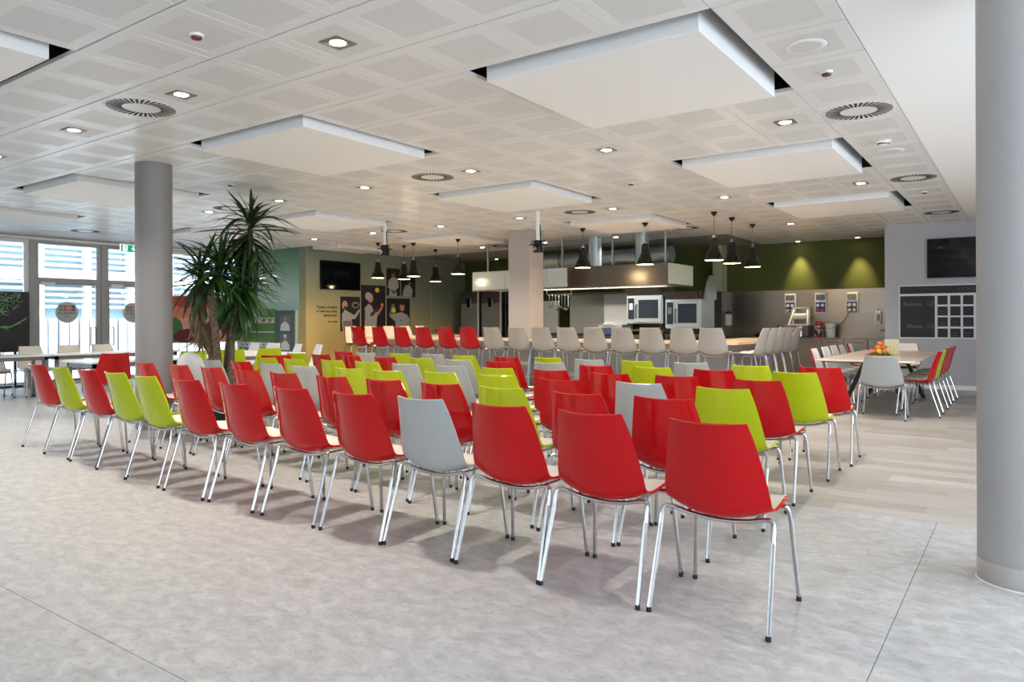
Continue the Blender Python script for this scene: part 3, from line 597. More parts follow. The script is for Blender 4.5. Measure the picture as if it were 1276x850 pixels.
def leaf_me(droop, m, w=.032):
    def fn(u, v):
        s = 2*u-1; ww = w*(.35+.65*math.sin(math.pi*min(v*1.15+.12, 1))**.8)*(1-.98*max(0, v-.55)/.45) if v > .55 else w*(.35+.65*math.sin(math.pi*(v*.62+.12))**.8)
        if v > .55: ww = w*(1-((v-.55)/.45)**1.5*.97)
        x = v-droop*.28*v*v; z = -droop*.62*v*v
        return (x, s*ww, z+abs(s)*ww*.45)
    mb = MB(); g = [[mb.bm.verts.new(fn(i/2, j/8)) for i in range(3)] for j in range(9)]
    for j in range(8):
        for i in range(2): mb._f([g[j][i], g[j+1][i], g[j+1][i+1], g[j][i+1]])
    return mb.mesh('leaf', m, True)
LG = [leaf_me(d, 'leaf_green') for d in (.1, .35, .7, 1.1)]; LD = [leaf_me(d, 'leaf_dark') for d in (.1, .35, .7, 1.1)]; LY = [leaf_me(d, 'leaf_dry', .026) for d in (.9, 1.2)]
rl = random.Random(3)
def crown(tr, x, y, dep, n, L, meshes, e0, e1, spread=.10, joined=0, x2=None, y2=None):
    c = pp(x, y, dep); c2 = pp(x if x2 is None else x2, y if y2 is None else y2, dep); extra = []
    for k in range(n+joined):
        f = (k*.7548777) % 1.0
        az = 2*math.pi*((k*.381966+rl.uniform(-.05, .05)) % 1); el = math.radians(e0+(e1-e0)*f+rl.uniform(-9, 9)); s = L*rl.uniform(.75, 1.12)
        loc = c2.lerp(c, f**.8)+Vector((rl.uniform(-.02, .02), rl.uniform(-.02, .02), rl.uniform(-spread, spread)))
        top = loc.z+s*math.sin(max(el, 0))
        if top > H-.04: s *= max(.4, (H-.04-loc.z)/max(top-loc.z, .01))
        M = Matrix.Translation(loc) @ Matrix.Rotation(az, 4, 'Z') @ Matrix.Rotation(-el, 4, 'Y') @ Matrix.Rotation(rl.uniform(-.4, .4), 4, 'X') @ Matrix.Diagonal((s, s*1.15, s, 1))
        me = rl.choice(meshes)
        if k < n: o = link('leaf', me, tr); o.matrix_local = M
        else: extra.append((me, M))
    if extra:
        vs_, fs_ = [], []
        for me, M in extra:
            b = len(vs_); vs_ += [tuple(M @ v.co) for v in me.vertices]; fs_ += [tuple(q+b for q in p.vertices) for p in me.polygons]
        me2 = bpy.data.meshes.new('leaf_mass'); me2.from_pydata(vs_, [], fs_); me2.materials.append(meshes[0].materials[0])
        for p in me2.polygons: p.use_smooth = True
        o = link('leaf_mass', me2, tr); o['kind'] = 'stuff'
crown(trunks[3], 313, 268, .10, 72, .74, LD, -62, 62, .05, 50, 306, 318)
crown(trunks[1], 283, 330, -.1, 60, .64, LG[:3]+LD[:3], -40, 60, .05, 60, 277, 352)
crown(trunks[2], 306, 345, .12, 66, .66, LG+LD[1:2], -70, 45, .05, 70, 299, 376)
crown(trunks[0], 252, 335, .06, 42, .62, LD+LG[:2], -45, 70, .05, 30, 248, 362)
crown(trunks[0], 247, 378, .08, 52, .50, LY, -85, -45, .05, 60, 252, 405)
# ================================================================= bar counter (U shape)
ctr = thing('bar_counter', 'long U-shaped bar counter with oak top and grey panelled base', 'counter', (0, 0, 0))
MB().prism([(-12.45, 11.45, .895), (-3.75, 11.45, .895), (-3.75, 14.35, .895), (-4.60, 14.35, .895), (-4.60, 12.15, .895), (-7.83, 12.15, .895), (-7.83, 11.64, .895), (-8.39, 11.64, .895), (-8.39, 12.15, .895),
            (-11.6, 12.15, .895), (-11.6, 14.35, .895), (-12.45, 14.35, .895)], (0, 0, 1), .045).obj('worktop', 'oak', ctr)
for k in range(9): B('front_panel', 'counter_grey', ctr, -12.2+.905*k, -12.2+.905*k+.897, 11.76, 11.80, .08, .895)
for k in range(3):
    B('end_panel', 'counter_grey', ctr, -4.07, -4.03, 11.80+.84*k, 11.80+.84*k+.832, .08, .895); B('end_panel', 'counter_grey', ctr, -12.2, -12.16, 11.80+.84*k, 11.80+.84*k+.832, .08, .895)
B('plinth', 'black_metal', ctr, -12.15, -4.08, 11.81, 11.84, 0, .10)

# ================================================================= kitchen
def steel_box(name, label, cat, x0, x1, y0, y1, z0, z1, doors=0, m='cupboard_steel', handle=True):
    t = thing(name, label, cat, ((x0+x1)/2, (y0+y1)/2, 0)); a = (x1-x0)/2; b = (y1-y0)/2
    B('body', m, t, -a, a, -b+.02, b, z0, z1)
    for k in range(doors):
        w = 2*a/doors; d = B('door', m, t, -a+w*k+.006, -a+w*(k+1)-.006, -b, -b+.019, z0+.08, z1-.01)
        if handle: B('handle', 'steel_dark', d, -a+w*k+.10, -a+w*(k+1)-.08, -b-.012, -b, z1-.06, z1-.045)
    return t
# back counter along the green wall
for k, (x0, x1, s) in enumerate(((-5.85, -4.15, 'long steel refrigerated cabinet under the pots'), (-4.14, -3.62, 'steel refrigerated cabinet under the stand mixer'), (-3.61, -3.18, 'steel refrigerated cabinet, middle of the back counter'), (-3.17, -2.72, 'steel refrigerated cabinet, right of the back counter'), (-2.71, -2.27, 'plain steel sink cabinet beside the grey wall'))):
    steel_box('steel_cabinet', s, 'cabinet', x0, x1, 16.58, 17.28, .06, .86, 3 if k == 0 else 1)
wt = thing('steel_worktop', 'stainless steel worktop with raised rear upstand along the green wall', 'worktop', (-4.06, 16.93, .865))
B('top', 'steel', wt, -1.8, 1.8, -.37, .355, 0, .04, .003); B('upstand', 'steel', wt, -1.8, 1.55, .335, .355, .04, .13)
tag(B('steel_splashback', 'steel', None, -5.92, -2.255, 17.283, 17.297, .90, 1.97), 'brushed steel splashback covering the lower green wall', 'splashback')
# socket boxes
for k, (x, s) in enumerate(((-4.43, 'left'), (-3.776, 'middle'), (-3.128, 'right'))):
    t = thing('power_outlet_box', 'white and blue industrial power outlet box on steel wall, %s of three' % s, 'outlet box', (x, 17.284, 1.44), 0, 'industrial outlet boxes')
    B('housing', 'socket_white', t, -.12, .12, -.07, 0, 0, .45, .004); B('breaker_window', 'socket_smoke', t, -.095, .095, -.078, -.07, .29, .41, .002); B('front_plate', 'blue_panel', t, -.105, .105, -.074, -.07, .02, .24)
    for dx in (-.05, .05):
        for dz in (.06, .17):
            m = 'socket_red' if (k == 1 and dz < .1) else 'socket_white'
            MB().lathe([(.034, 0), (.036, .02), (.030, .045), (.030, .05)], (0, 0, 0), 16).obj('socket', m, t, True).matrix_local = Matrix.Translation((dx, -.074, dz)) @ Matrix.Rotation(math.radians(90), 4, 'X')
tag(MB().tube(catmull([(-3.18, 17.16, 1.47), (-3.20, 17.10, 1.38), (-3.28, 17.08, 1.25), (-3.40, 17.06, 1.12), (-3.46, 17.04, 1.05), (-3.50, 17.03, .93)], 16), .008, 6).obj('power_cable', 'black_rubber', None, True), 'black cable running from the right outlet box to the worktop', 'cable')
t = thing('wall_dispenser', 'white and grey dispenser on the steel wall above the sink', 'dispenser', (-2.61, 17.284, 1.19))
B('body', 'socket_white', t, -.06, .06, -.08, 0, 0, .30, .006); B('window', 'socket_smoke', t, -.03, .03, -.085, -.08, .08, .22); MB().sphere((0, -.05, .31), .03, 10, 6).obj('knob', 'chrome', t, True)
t = thing('paper_holder', 'white rounded dispenser on dark wall end beside the pilaster', 'dispenser', (-5.86, 17.284, 1.15))
B('body', 'white_plastic', t, -.07, .07, -.12, 0, 0, .28, .02); MB().tube(catmull([(-.04, -.05, .28), (-.03, -.05, .33), (.03, -.05, .33), (.05, -.05, .28)], 8), .012, 8).obj('handle', 'black_metal', t, True)
# things on the back worktop
Z0 = .905
t = thing('stock_pot', 'steel pot with lid on the back worktop', 'pot', (-4.61, 16.95, Z0)); MB().lathe([(.10, 0), (.115, .01), (.115, .20)], (0, 0, 0), 28).obj('body', 'chrome', t, True); MB().lathe([(.12, .20), (.10, .225), (.02, .235)], (0, 0, 0), 28).obj('lid', 'chrome', t, True); MB().sphere((0, 0, .25), .02, 10, 6).obj('knob', 'black_rubber', t, True)
for s in (-1, 1): MB().tube([(s*.11, -.03, .16), (s*.15, -.03, .165), (s*.15, .03, .165), (s*.11, .03, .16)], .008, 6).obj('handle', 'chrome', t, True)
t = thing('saute_pan', 'low dark pan beside the steel pot on worktop', 'pan', (-4.98, 16.9, Z0)); MB().lathe([(.13, 0), (.16, .05), (.155, .05), (.125, .008)], (0, 0, 0), 28).obj('body', 'black_metal', t, True); MB().lathe([(.16, .05), (.13, .08), (.02, .10)], (0, 0, 0), 28).obj('lid', 'steel_dark', t, True); MB().sphere((0, 0, .115), .018, 10, 6).obj('knob', 'black_rubber', t, True)
t = thing('utensil_bundle', 'bundle of wooden spoons leaning beside the pot', 'utensils', (-4.47, 17.0, Z0))
MB().lathe([(.045, 0), (.05, .14), (.045, .14)], (0, 0, 0), 18).obj('holder', 'black_metal', t, True)
for k in range(4): MB().tube([(0, 0, .05), (.03*(k-1.5), .01*k, .30)], .007, 6).obj('spoon', 'oak_edge', t, True)
t = thing('coffee_machine', 'dark boxy machine with steel canister carrying a paper roll rack', 'machine', (-4.11, 16.95, Z0))
B('body', 'steel_dark', t, -.165, .165, -.14, .2, 0, .26, .008); MB().lathe([(.062, .01), (.062, .24)], (.02, -.205, 0), 22).obj('canister', 'chrome', t, True); B('drip_tray', 'black_metal', t, -.15, .15, -.26, -.14, 0, .02)
t = thing('paper_roll_stand', 'white framed stand holding a paper roll on top of the machine', 'roll stand', (-4.16, 16.98, Z0+.261))
for s in (-1, 1): MB().prism([(s*.20-.018, -.16, 0), (s*.20+.018, -.16, 0), (s*.14+.018, .1, .36), (s*.14-.018, .1, .36)], (0, 0, 1), .02).obj('upright', 'roll_white', t); B('post', 'roll_white', t, s*.17-.02, s*.17+.02, .08, .11, 0, .39)
B('front_bar', 'roll_white', t, -.22, .22, -.17, -.14, 0, .03); B('top_bar', 'roll_white', t, -.19, .19, .08, .11, .37, .41)
MB().tube([(-.15, 0, .20), (.15, 0, .20)], .065, 20).obj('paper_roll', 'roll_white', t, True)
t = thing('stand_mixer', 'chrome and red stand mixer on the back worktop', 'mixer', (-3.735, 16.93, Z0))
B('base', 'mixer_red', t, -.08, .08, -.14, .12, 0, .035, .012); B('column', 'mixer_red', t, -.04, .04, .04, .12, .03, .27, .012); MB().sphere((0, -.03, .30), .085, 16, 10, .75).obj('head', 'mixer_red', t, True); MB().lathe([(.045, .035), (.085, .10), (.09, .17), (.085, .17)], (0, -.06, 0), 20).obj('bowl', 'chrome', t, True); MB().lathe([(.055, .225), (.05, .255)], (0, -.07, 0), 16).obj('collar', 'chrome', t, True)
t = thing('storage_bucket', 'white round food bucket beside the stand mixer', 'bucket', (-3.515, 16.95, Z0)); MB().lathe([(.092, 0), (.108, .29), (.112, .29), (.112, .305), (.10, .305), (.095, .29)], (0, 0, 0), 28).obj('body', 'bucket_white', t, True)
MB().tube(catmull([(-.11, 0, .27), (-.06, -.11, .20), (.06, -.11, .20), (.11, 0, .27)], 12), .004, 6).obj('handle', 'chrome', t, True)
t = thing('sink_tap', 'chrome swivel tap with black lever over the sink', 'tap', (-2.42, 17.0, Z0)); MB().lathe([(.03, 0), (.022, .02), (.018, .13), (.024, .16)], (0, 0, 0), 14).obj('body', 'chrome', t, True); MB().tube([(0, 0, .10), (-.05, -.06, .17), (-.09, -.11, .17), (-.10, -.12, .13)], .012, 8).obj('spout', 'chrome', t, True); MB().tube([(0, 0, .16), (.10, -.02, .25)], .010, 8).obj('lever', 'black_rubber', t, True)
# fridges
for k, (x0, x1, s) in enumerate(((-13.53, -12.88, 'left one of the tall steel fridges'), (-12.78, -12.08, 'right one of the tall steel fridges'))):
    t = thing('upright_fridge', '%s beyond the bar stools' % s, 'fridge', ((x0+x1)/2, 16.85, 0)); a = (x1-x0)/2
    B('body', 'steel', t, -a, a, -.35, .4, .1, 2.12); d = B('door', 'steel_mid', t, -a+.01, a-.03, -.39, -.352, .18, 1.78); B('upper_panel', 'steel_dark', t, -a+.01, a-.03, -.39, -.352, 1.79, 2.10)
    B('control_panel', 'screen_black', t, -.09, .03, -.40, -.39, 1.68, 1.93); B('handle', 'steel_light', d, .04, .06, -.42, -.39, 1.66, 1.92); B('edge_strip', 'frame_white', t, a-.028, a, -.40, -.352, .1, 2.12)
t = thing('shelf_rack', 'narrow dark shelving rack beside the right fridge', 'shelf', (-11.8, 16.9, 0))
for z in (.4, .9, 1.35, 1.78): B('shelf', 'steel_dark', t, -.22, .22, -.3, .3, z, z+.03)
for sx in (-1, 1):
    for sy in (-1, 1): B('post', 'steel_dark', t, sx*.21-.015, sx*.21+.015, sy*.29-.015, sy*.29+.015, 0, 2.05)
# extraction hood
hd = thing('extractor_hood', 'long stainless extractor hood hung over the cooking line', 'hood', (0, 0, 1.99))
MB().prism([(-7.82, 13.0, 0), (-5.6, 13.0, 0), (-5.6, 13.0, .405), (-7.82, 13.0, .405)], (0, 1, 0), .03).obj('front_panel', 'steel_warm', hd)
for x0, x1 in ((-10.34, -9.42), (-9.41, -8.34), (-8.33, -7.83)): B('glass_panel', 'frosted_panel', hd, x0, x1, 13.0, 13.03, 0, .405)
B('side_panel', 'frosted_panel', hd, -5.63, -5.598, 13.03, 14.3, 0, .405); B('side_panel', 'frosted_panel', hd, -10.34, -10.31, 13.03, 14.3, 0, .405); B('rear_panel', 'steel', hd, -10.31, -5.63, 14.27, 14.3, 0, .405)
B('filter_bank', 'steel_dark', hd, -10.31, -5.63, 13.03, 14.27, .12, .16); B('top_sheet', 'steel_dark', hd, -10.31, -5.63, 13.03, 14.27, .38, .40); B('bottom_lip', 'steel', hd, -10.34, -5.6, 12.98, 13.06, -.03, 0); B('side_lip', 'steel', hd, -5.66, -5.59, 13.06, 14.3, -.03, 0)
for x in (-10.1, -8.1, -6.9, -5.75): B('hanger_rod', 'steel_light', hd, x-.015, x+.015, 13.25, 13.28, .4, 1.09)
for x in (-6.45, -7.55): MB().tube([(x, 13.7, .40), (x, 13.7, 1.08)], .14, 18).obj('exhaust_duct', 'steel_light', hd, True)
hl = bpy.data.lights.new('hood_fill_light', 'AREA'); hl.shape = 'RECTANGLE'; hl.size = 3.2; hl.size_y = .12; hl.energy = 60; hl.color = (1, .92, .78)  # added light under the hood, no fixture; brightens the splash panel
o = bpy.data.objects.new('hood_fill_light', hl); COL.objects.link(o); o.parent = hd; o.location = (-8.0, 13.75, .10)
# cooking line under the hood
ck = thing('cooking_range', 'steel cooking range with tall splash panel under the hood', 'range', (-8.6, 15.3, 0))
B('body', 'steel', ck, -1.6, 1.15, -.7, .7, .08, .93); B('plinth', 'black_metal', ck, -1.5, 1.1, -.6, .65, 0, .08); B('hob', 'black_metal', ck, -1.55, 1.1, -.62, .6, .93, .95); B('splash_panel', 'steel_mid', ck, -.95, .03, .70, .73, .93, 1.95); B('splash_panel', 'frame_white', ck, .035, .66, .70, .73, .93, 1.95); B('salamander_shelf', 'steel', ck, -.95, 1.15, .30, .74, 1.92, 1.97)
for k in range(3): B('burner', 'steel_dark', ck, -1.35+.8*k, -.85+.8*k, -.5, .4, .95, .985)
t = thing('contact_grill', 'steel contact grill with dark front beside the ovens', 'grill', (-7.75, 15.0, .952)); B('body', 'steel_dark', t, -.29, .29, -.25, .25, 0, .16, .008); B('lid', 'steel_light', t, -.30, .30, -.26, .26, .165, .24, .012); MB().tube(catmull([(-.15, -.27, .22), (-.1, -.33, .27), (.1, -.33, .27), (.15, -.27, .22)], 8), .01, 6).obj('handle', 'frame_white', t, True); B('control_panel', 'blue_panel', t, -.12, .18, -.256, -.25, .04, .12)
MB().sphere((-.22, -.25, .07), .02, 8, 6).obj('knob', 'print_orange', t, True)
rail = thing('utensil_rail', 'wall rail with ladles and pans hanging under the hood', 'rail', (-8.85, 14.35, 1.90)); MB().tube([(-.35, 0, 0), (.35, 0, 0)], .010, 8).obj('bar', 'chrome', rail, True)
for s in (-1, 1): MB().tube([(s*.33, 0, 0), (s*.33, -.02, .10)], .008, 6).obj('bracket', 'chrome', rail, True)
for k in range(7):
    x = -.27+.085*k; t = thing('ladle', 'steel ladle hanging from the rail, %s from the left' % ORD[k], 'ladle', (-8.85+x, 14.35, 1.885), .3*k, 'hanging ladles'); L = .26+.03*(k % 3)
    MB().tube(catmull([(0, .012, 0), (0, 0, -.01), (0, 0, -L*.5), (0, 0, -L)], 8), .006, 6).obj('handle', 'chrome', t, True); MB().lathe([(.012, -.045), (.04, -.03), (.048, 0), (.044, 0), (.036, -.026)], (.035, 0, -L), 14).obj('bowl', 'chrome' if k % 2 else 'steel_dark', t, True)
def oven(label, x0, x1, y, z0, z1, tilt):
    t = thing('combi_oven', label, 'oven', ((x0+x1)/2, y, z0)); a = (x1-x0)/2; h = z1-z0
    B('body', 'steel_light', t, -a, a, 0, .78, 0, h, .006); B('control_panel', 'dark_glass', t, -a+.04, -a+.18, -.012, 0, .10, h-.06); B('display', 'socket_white' if tilt else 'socket_smoke', t, -a+.07, -a+.15, -.016, -.012, h*.5, h*.72)
    d = B('door', 'steel_light', t, -a+.20, a-.02, -.03, 0, .03, h-.03, .004); B('door_window', 'dark_glass', d, -a+.30, a-.09, -.036, -.03, .12, h-.10); MB().tube([(-a+.25, -.03, h*.2), (-a+.25, -.075, h*.25), (-a+.25, -.075, h*.62), (-a+.25, -.03, h*.67)], .013, 8).obj('handle', 'black_metal', d, True)
    for k in range(4): MB().lathe([(.03, -.12), (.03, 0)], (((-1) ** k)*(a-.08), .08+.6*(k//2), 0), 10).obj('foot', 'black_metal', t)
    c = MB().prism([(-a-.08, -.12, h+.16), (-a+.04, -.02, h+.005), (a-.02, -.02, h+.005), (a-.02+.02, -.12, h+.16)], (0, 1, 0), .75).obj('condensation_hood', 'rib_dark', t)
    for k in range(14): xx = -a+.06+(2*a-.14)*k/13; MB().prism([(xx, -.13, h+.15), (xx+.012, -.13, h+.15), (xx+.012, -.03, h+.015), (xx, -.03, h+.015)], (0, -1, -.3), .008).obj('rib', 'steel_dark', c)
    return t
oven('left combi steamer oven with blue-lit glass door under the hood', -7.25, -6.40, 14.6, 1.215, 1.835, 1)
o2 = oven('right combi steamer oven with black window and steel side', -6.34, -5.54, 14.6, 1.11, 1.735, 0)
MB().prism([(.40, .10, .62), (.40, .78, .62), (.40, .78, 1.13), (.40, .45, 1.13), (.40, .30, .98)], (1, 0, 0), .05).obj('side_cowl', 'steel_light', o2)
for k, (x0, x1, z) in enumerate(((-7.26, -6.40, 1.09), (-6.35, -5.53, .98))):
    t = thing('oven_stand', 'steel stand cabinet under the %s combi oven' % ('left', 'right')[k], 'stand', ((x0+x1)/2, 15.0, 0)); a = (x1-x0)/2
    B('top', 'steel', t, -a, a, -.4, .4, z-.04, z)
    for sx in (-1, 1):
        for sy in (-1, 1): B('leg', 'steel', t, sx*(a-.03)-.02, sx*(a-.03)+.02, sy*.37-.02, sy*.37+.02, 0, z-.04)
    B('drawer_unit', 'steel_dark', t, -a+.06, a-.06, -.36, .36, .25, z-.12); B('lower_shelf', 'steel', t, -a+.05, a-.05, -.35, .35, .18, .22)
for k, x in enumerate((-10.9, -9.95)): steel_box('steel_cabinet', 'steel cabinet behind the bar counter, %s of the pier' % ('far left', 'left')[k], 'cabinet', x-.46, x+.46, 13.7, 14.4, .06, .88, 2)
t = thing('kitchen_board', 'pale grey service panel standing beyond the square pier', 'panel', (-10.45, 16.2, 0)); B('sheet', 'steel_light', t, -.42, .42, 0, .04, .75, 1.80); B('post', 'steel_light', t, -.42, -.38, .04, .08, 0, 1.8); B('post', 'steel_light', t, .38, .42, .04, .08, 0, 1.8)

# ================================================================= pendant lamps
PD = [(-12.05, 11.70, 'far left over the counter front'), (-11.98, 12.48, 'second on the left counter arm'), (-11.03, 11.78, 'second over the counter front'), (-12.03, 13.65, 'farthest on the left counter arm'), (-9.74, 11.76, 'just left of the square pier'), (-6.75, 11.78, 'first right of the square pier'),
      (-5.48, 11.76, 'in front of the steel hood'), (-4.19, 11.62, 'over the right counter corner'), (-4.17, 12.44, 'middle of the right counter arm'), (-4.155, 13.55, 'farthest on the right counter arm')]
for k, (x, y, s) in enumerate(PD):
    t = thing('pendant_lamp', 'black bell-shaped pendant lamp, %s' % s, 'pendant lamp', (x, y, 2.27), 0, 'black pendant lamps'); top = H-2.27-(.061 if k in (2, 4, 5, 6) else 0)
    MB().lathe([(.004, top-.07), (.02, top-.06), (.055, top-.012), (.055, top)], (0, 0, 0), 18).obj('ceiling_cup', 'black_enamel', t, True); MB().tube([(0, 0, .42), (0, 0, top-.06)], .004, 6).obj('cord', 'black_rubber', t)
    MB().lathe([(.012, .43), (.024, .415), (.026, .375)], (0, 0, 0), 14).obj('socket_cap', 'chrome', t, True)
    MB().lathe([(.028, .375), (.058, .36), (.068, .30), (.072, .22), (.080, .185), (.108, .13), (.140, .06), (.155, .0), (.150, .0), (.135, .06), (.103, .128), (.075, .183), (.066, .22), (.062, .30), (.052, .352), (.02, .366)], (0, 0, 0), 28).obj('shade', 'black_enamel', t, True)
    MB().lathe([(.148, .004), (.134, .058), (.102, .126), (.075, .180)], (0, 0, 0), 28, False, True).obj('shade_lining', 'shade_inside', t, True); MB().sphere((0, 0, .07), .045, 14, 8).obj('bulb', 'bulb', t, True)
    l = bpy.data.lights.new('pendant_light', 'POINT'); l.energy = 4.5; l.color = (1, .78, .52); l.shadow_soft_size = .05
    o = bpy.data.objects.new('pendant_light', l); COL.objects.link(o); o.parent = t; o.location = (0, 0, -.02)
# ================================================================= projectors
for x, y, z, s in ((-9.70, 9.6, 2.50, 'left'), (-6.45, 9.81, 2.39, 'right')):
    t = thing('projector_mount', 'white ceiling pole with black projector bracket, %s one' % s, 'projector mount', (x, y, z)); L = H-z
    MB().tube([(0, 0, .16), (0, 0, L)], .035, 16).obj('pole', 'white_paint', t, True); MB().tube(catmull([(.06, 0, .15), (.05, 0, .25), (.045, 0, .35), (.04, 0, .45)], 8), .009, 6).obj('cable', 'black_rubber', t, True)
    B('top_plate', 'black_metal', t, -.105, .105, -.105, .105, .118, .132, .004); B('clamp', 'black_metal', t, -.05, .05, -.05, .05, .13, .20, .006)
    for sx in (-1, 1): MB().tube([(sx*.10, 0, .130), (sx*.13, 0, .19), (sx*.05, 0, .18)], .008, 6).obj('arm', 'black_metal', t, True)
    B('camera_body', 'black_metal', t, -.06, .06, -.06, .06, .0, .115, .012); MB().lathe([(.03, 0), (.034, .03), (.028, .032)], (0, 0, 0), 16).obj('lens', 'chrome', t, True).matrix_local = Matrix.Translation((-.0, -.06, .06)) @ Matrix.Rotation(math.radians(90), 4, 'X')
# ================================================================= screens and chalkboards
t = thing('wall_screen', 'large black flat screen on the grey wall above the chalkboards', 'screen', (-.76, 15.6, 2.06)); B('cabinet', 'bezel_black', t, -.77, .77, -.075, -.02, 0, .725, .004); B('glass', 'screen_black', t, -.755, .755, -.078, -.075, .015, .71); B('wall_bracket', 'black_metal', t, -.2, .2, -.02, 0, .2, .5)
t = thing('wall_screen', 'black flat screen on the yellow-green wall above the chef posters', 'screen', (-14.05, 12.315, 2.07)); B('cabinet', 'bezel_black', t, .03, .085, -.63, .63, 0, .703, .004); B('glass', 'screen_black', t, .085, .088, -.615, .615, .014, .69); B('wall_bracket', 'black_metal', t, 0, .03, -.2, .2, .2, .5)
cb = thing('chalkboard', 'white framed wall chalkboard with a month heading panel and calendar squares', 'chalkboard', (0, 15.6, 0))
B('backing_frame', 'chalk_frame', cb, -2.01, .62, -.012, 0, .93, 1.94); B('header_strip', 'chalkboard', cb, -1.99, .60, -.016, -.012, 1.775, 1.917); B('large_panel', 'chalkboard', cb, -1.985, -1.412, -.016, -.012, .955, 1.733)
for r, (z0, z1) in enumerate(((1.565, 1.73), (1.36, 1.53), (1.158, 1.33), (.957, 1.122))):
    for k in range(8):
        x = -1.369+.202*k; c = B('calendar_square', 'chalkboard', cb, x, x+.164, -.016, -.012, z0, z1)
        if (r, k) in ((1, 0), (2, 0), (2, 1), (2, 2), (3, 1), (3, 2), (2, 4), (1, 5)):
            m = MB()
            for q in range(2): m.tube([(x+.02+.012*e, -.0165, z0+.085-.05*q+.012*math.sin(2.4*e+q+k)) for e in range(10)], .0028, 4)
            m.obj('chalk_scribble', 'chalk', c)
R90 = (math.radians(90), 0, 0)
text('Febbraio', .088, 'chalk', cb, (-1.93, -.0175, 1.55), R90); text('Marzo', .10, 'chalk', cb, (-1.87, -.0175, 1.13), R90)
for zz in (1.585, 1.165):
    m = MB(); m.tube([(-1.545, -.017, zz+.02), (-1.46, -.017, zz+.02)], .004, 5); m.tube([(-1.545, -.017, zz-.015), (-1.46, -.017, zz-.015)], .004, 5); m.tube([(-1.475, -.017, zz+.065), (-1.43, -.017, zz), (-1.475, -.017, zz-.06)], .004, 5); m.obj('chalk_arrow', 'chalk', cb)
m = MB()
for q in range(3): m.tube([(-1.0+.09*q+.03*math.cos(e*.9), -.017, 1.845+.03*math.sin(e*.9)) for e in range(8)], .0025, 4)
m.obj('chalk_doodle', 'chalk', cb)
# ================================================================= chef posters on the photo wall (plane X=-14.05; y to the right, z up)
def poster(label, y0, y1, z0, z1, shapes):
    t = thing('photo_poster', label, 'poster', (-14.047, y0, z0), 0, 'chef photo posters'); w, h = y1-y0, z1-z0
    B('board', 'poster_dark', t, 0, .02, 0, w, 0, h, .002)
    for k, s in enumerate(shapes):
        m = MB(); x = .0202+.0006*k
        if s[0] == 'e': m.ellipse((x, s[2]*w, s[3]*h), (0, s[4]*w, 0), (0, 0, s[5]*h), (1, 0, 0), .001, 18)
        else: m.prism([(x, a*w, b*h) for a, b in s[2]], (1, 0, 0), .001)
        m.obj('printed_shape', s[1], t)
poster('photo poster of a bald chef in white holding a pan', 12.343, 12.986, 1.036, 1.911, [('p', 'jacket_white', [(.08, 0), (.05, .3), (.06, .5), (.2, .62), (.42, .55), (.7, .46), (.95, .65), (.98, .58), (.75, .36), (.55, .34), (.62, .0)]), ('e', 'skin', .2, .75, .14, .13), ('e', 'hair_dark', .24, .67, .09, .05), ('e', 'jacket_grey', .75, .76, .2, .1), ('e', 'poster_dark', .76, .75, .13, .05), ('p', 'jacket_grey', [(.1, .3), (.5, .3), (.62, .02), (.12, .02)])])
poster('tall photo poster of a chef juggling fruit', 13.041, 13.895, 1.02, 2.228, [('p', 'jacket_white', [(.1, 0), (.14, .35), (.12, .5), (.28, .6), (.42, .55), (.5, .44), (.66, .42), (.62, .2), (.6, 0)]), ('p', 'glove_dark', [(.33, .36), (.42, .42), (.62, .52), (.74, .55), (.7, .49), (.5, .36), (.4, .32)]), ('p', 'skin', [(.6, .38), (.82, .54), (.88, .52), (.68, .34)]), ('e', 'skin', .36, .72, .11, .1), ('e', 'jacket_white', .27, .76, .13, .09), ('e', 'fruit_lemon', .64, .90, .09, .055), ('e', 'fruit_orange', .85, .58, .06, .04)])
poster('small photo poster of a standing chef in a dim white jacket', 13.949, 14.453, 1.97, 2.713, [('p', 'jacket_white', [(.15, 0), (.2, .25), (.05, .3), (.12, .55), (.38, .68), (.62, .68), (.85, .55), (.88, .3), (.7, .25), (.75, 0)]), ('e', 'skin_dark', .48, .78, .14, .1), ('e', 'hair_dark', .48, .86, .15, .06), ('p', 'hair_dark', [(.3, .2), (.5, .06), (.72, .2), (.6, .22), (.5, .12), (.4, .24)])])
poster('small photo poster of a chef seen from the side, rightmost', 14.516, 15.061, 1.955, 2.49, [('p', 'jacket_white', [(.05, 0), (.12, .35), (.3, .62), (.6, .6), (.8, .35), (.72, 0)]), ('e', 'skin_dark', .56, .72, .13, .14), ('e', 'hair_dark', .52, .82, .15, .09)])
poster('photo poster of a smiling chef holding up a melon', 13.952, 14.833, 1.06, 1.904, [('p', 'jacket_white', [(.36, 0), (.36, .25), (.1, .42), (.16, .5), (.4, .52), (.62, .56), (.86, .48), (.98, .35), (.96, 0)]), ('p', 'jacket_grey', [(.08, .45), (.2, .8), (.3, .82), (.35, .74), (.22, .7), (.18, .45)]), ('e', 'fruit_lemon', .28, .62, .09, .09), ('e', 'skin', .65, .72, .11, .13), ('e', 'hair_dark', .66, .84, .11, .05), ('e', 'hair_dark', .58, .29, .06, .012)])
q = thing('wall_quote', 'three-line quotation in dark lettering on the yellow wall beside the posters', 'lettering', (-14.048, 12.25, 1.41))
RT = (math.radians(90), 0, math.radians(90))
for k, s in enumerate(('"Cucina e moderna', "e 'l solo era cucina,", 'parla buona"')): text(s, .084, 'text_brown', q, (0, 0, .20-.10*k), RT, 'RIGHT', bold=.0025)
B('signature_line', 'text_brown', q, -.001, .001, -.30, -.20, -.145, -.12); B('signature_line', 'text_brown', q, -.001, .001, -.17, 0, -.145, -.12)
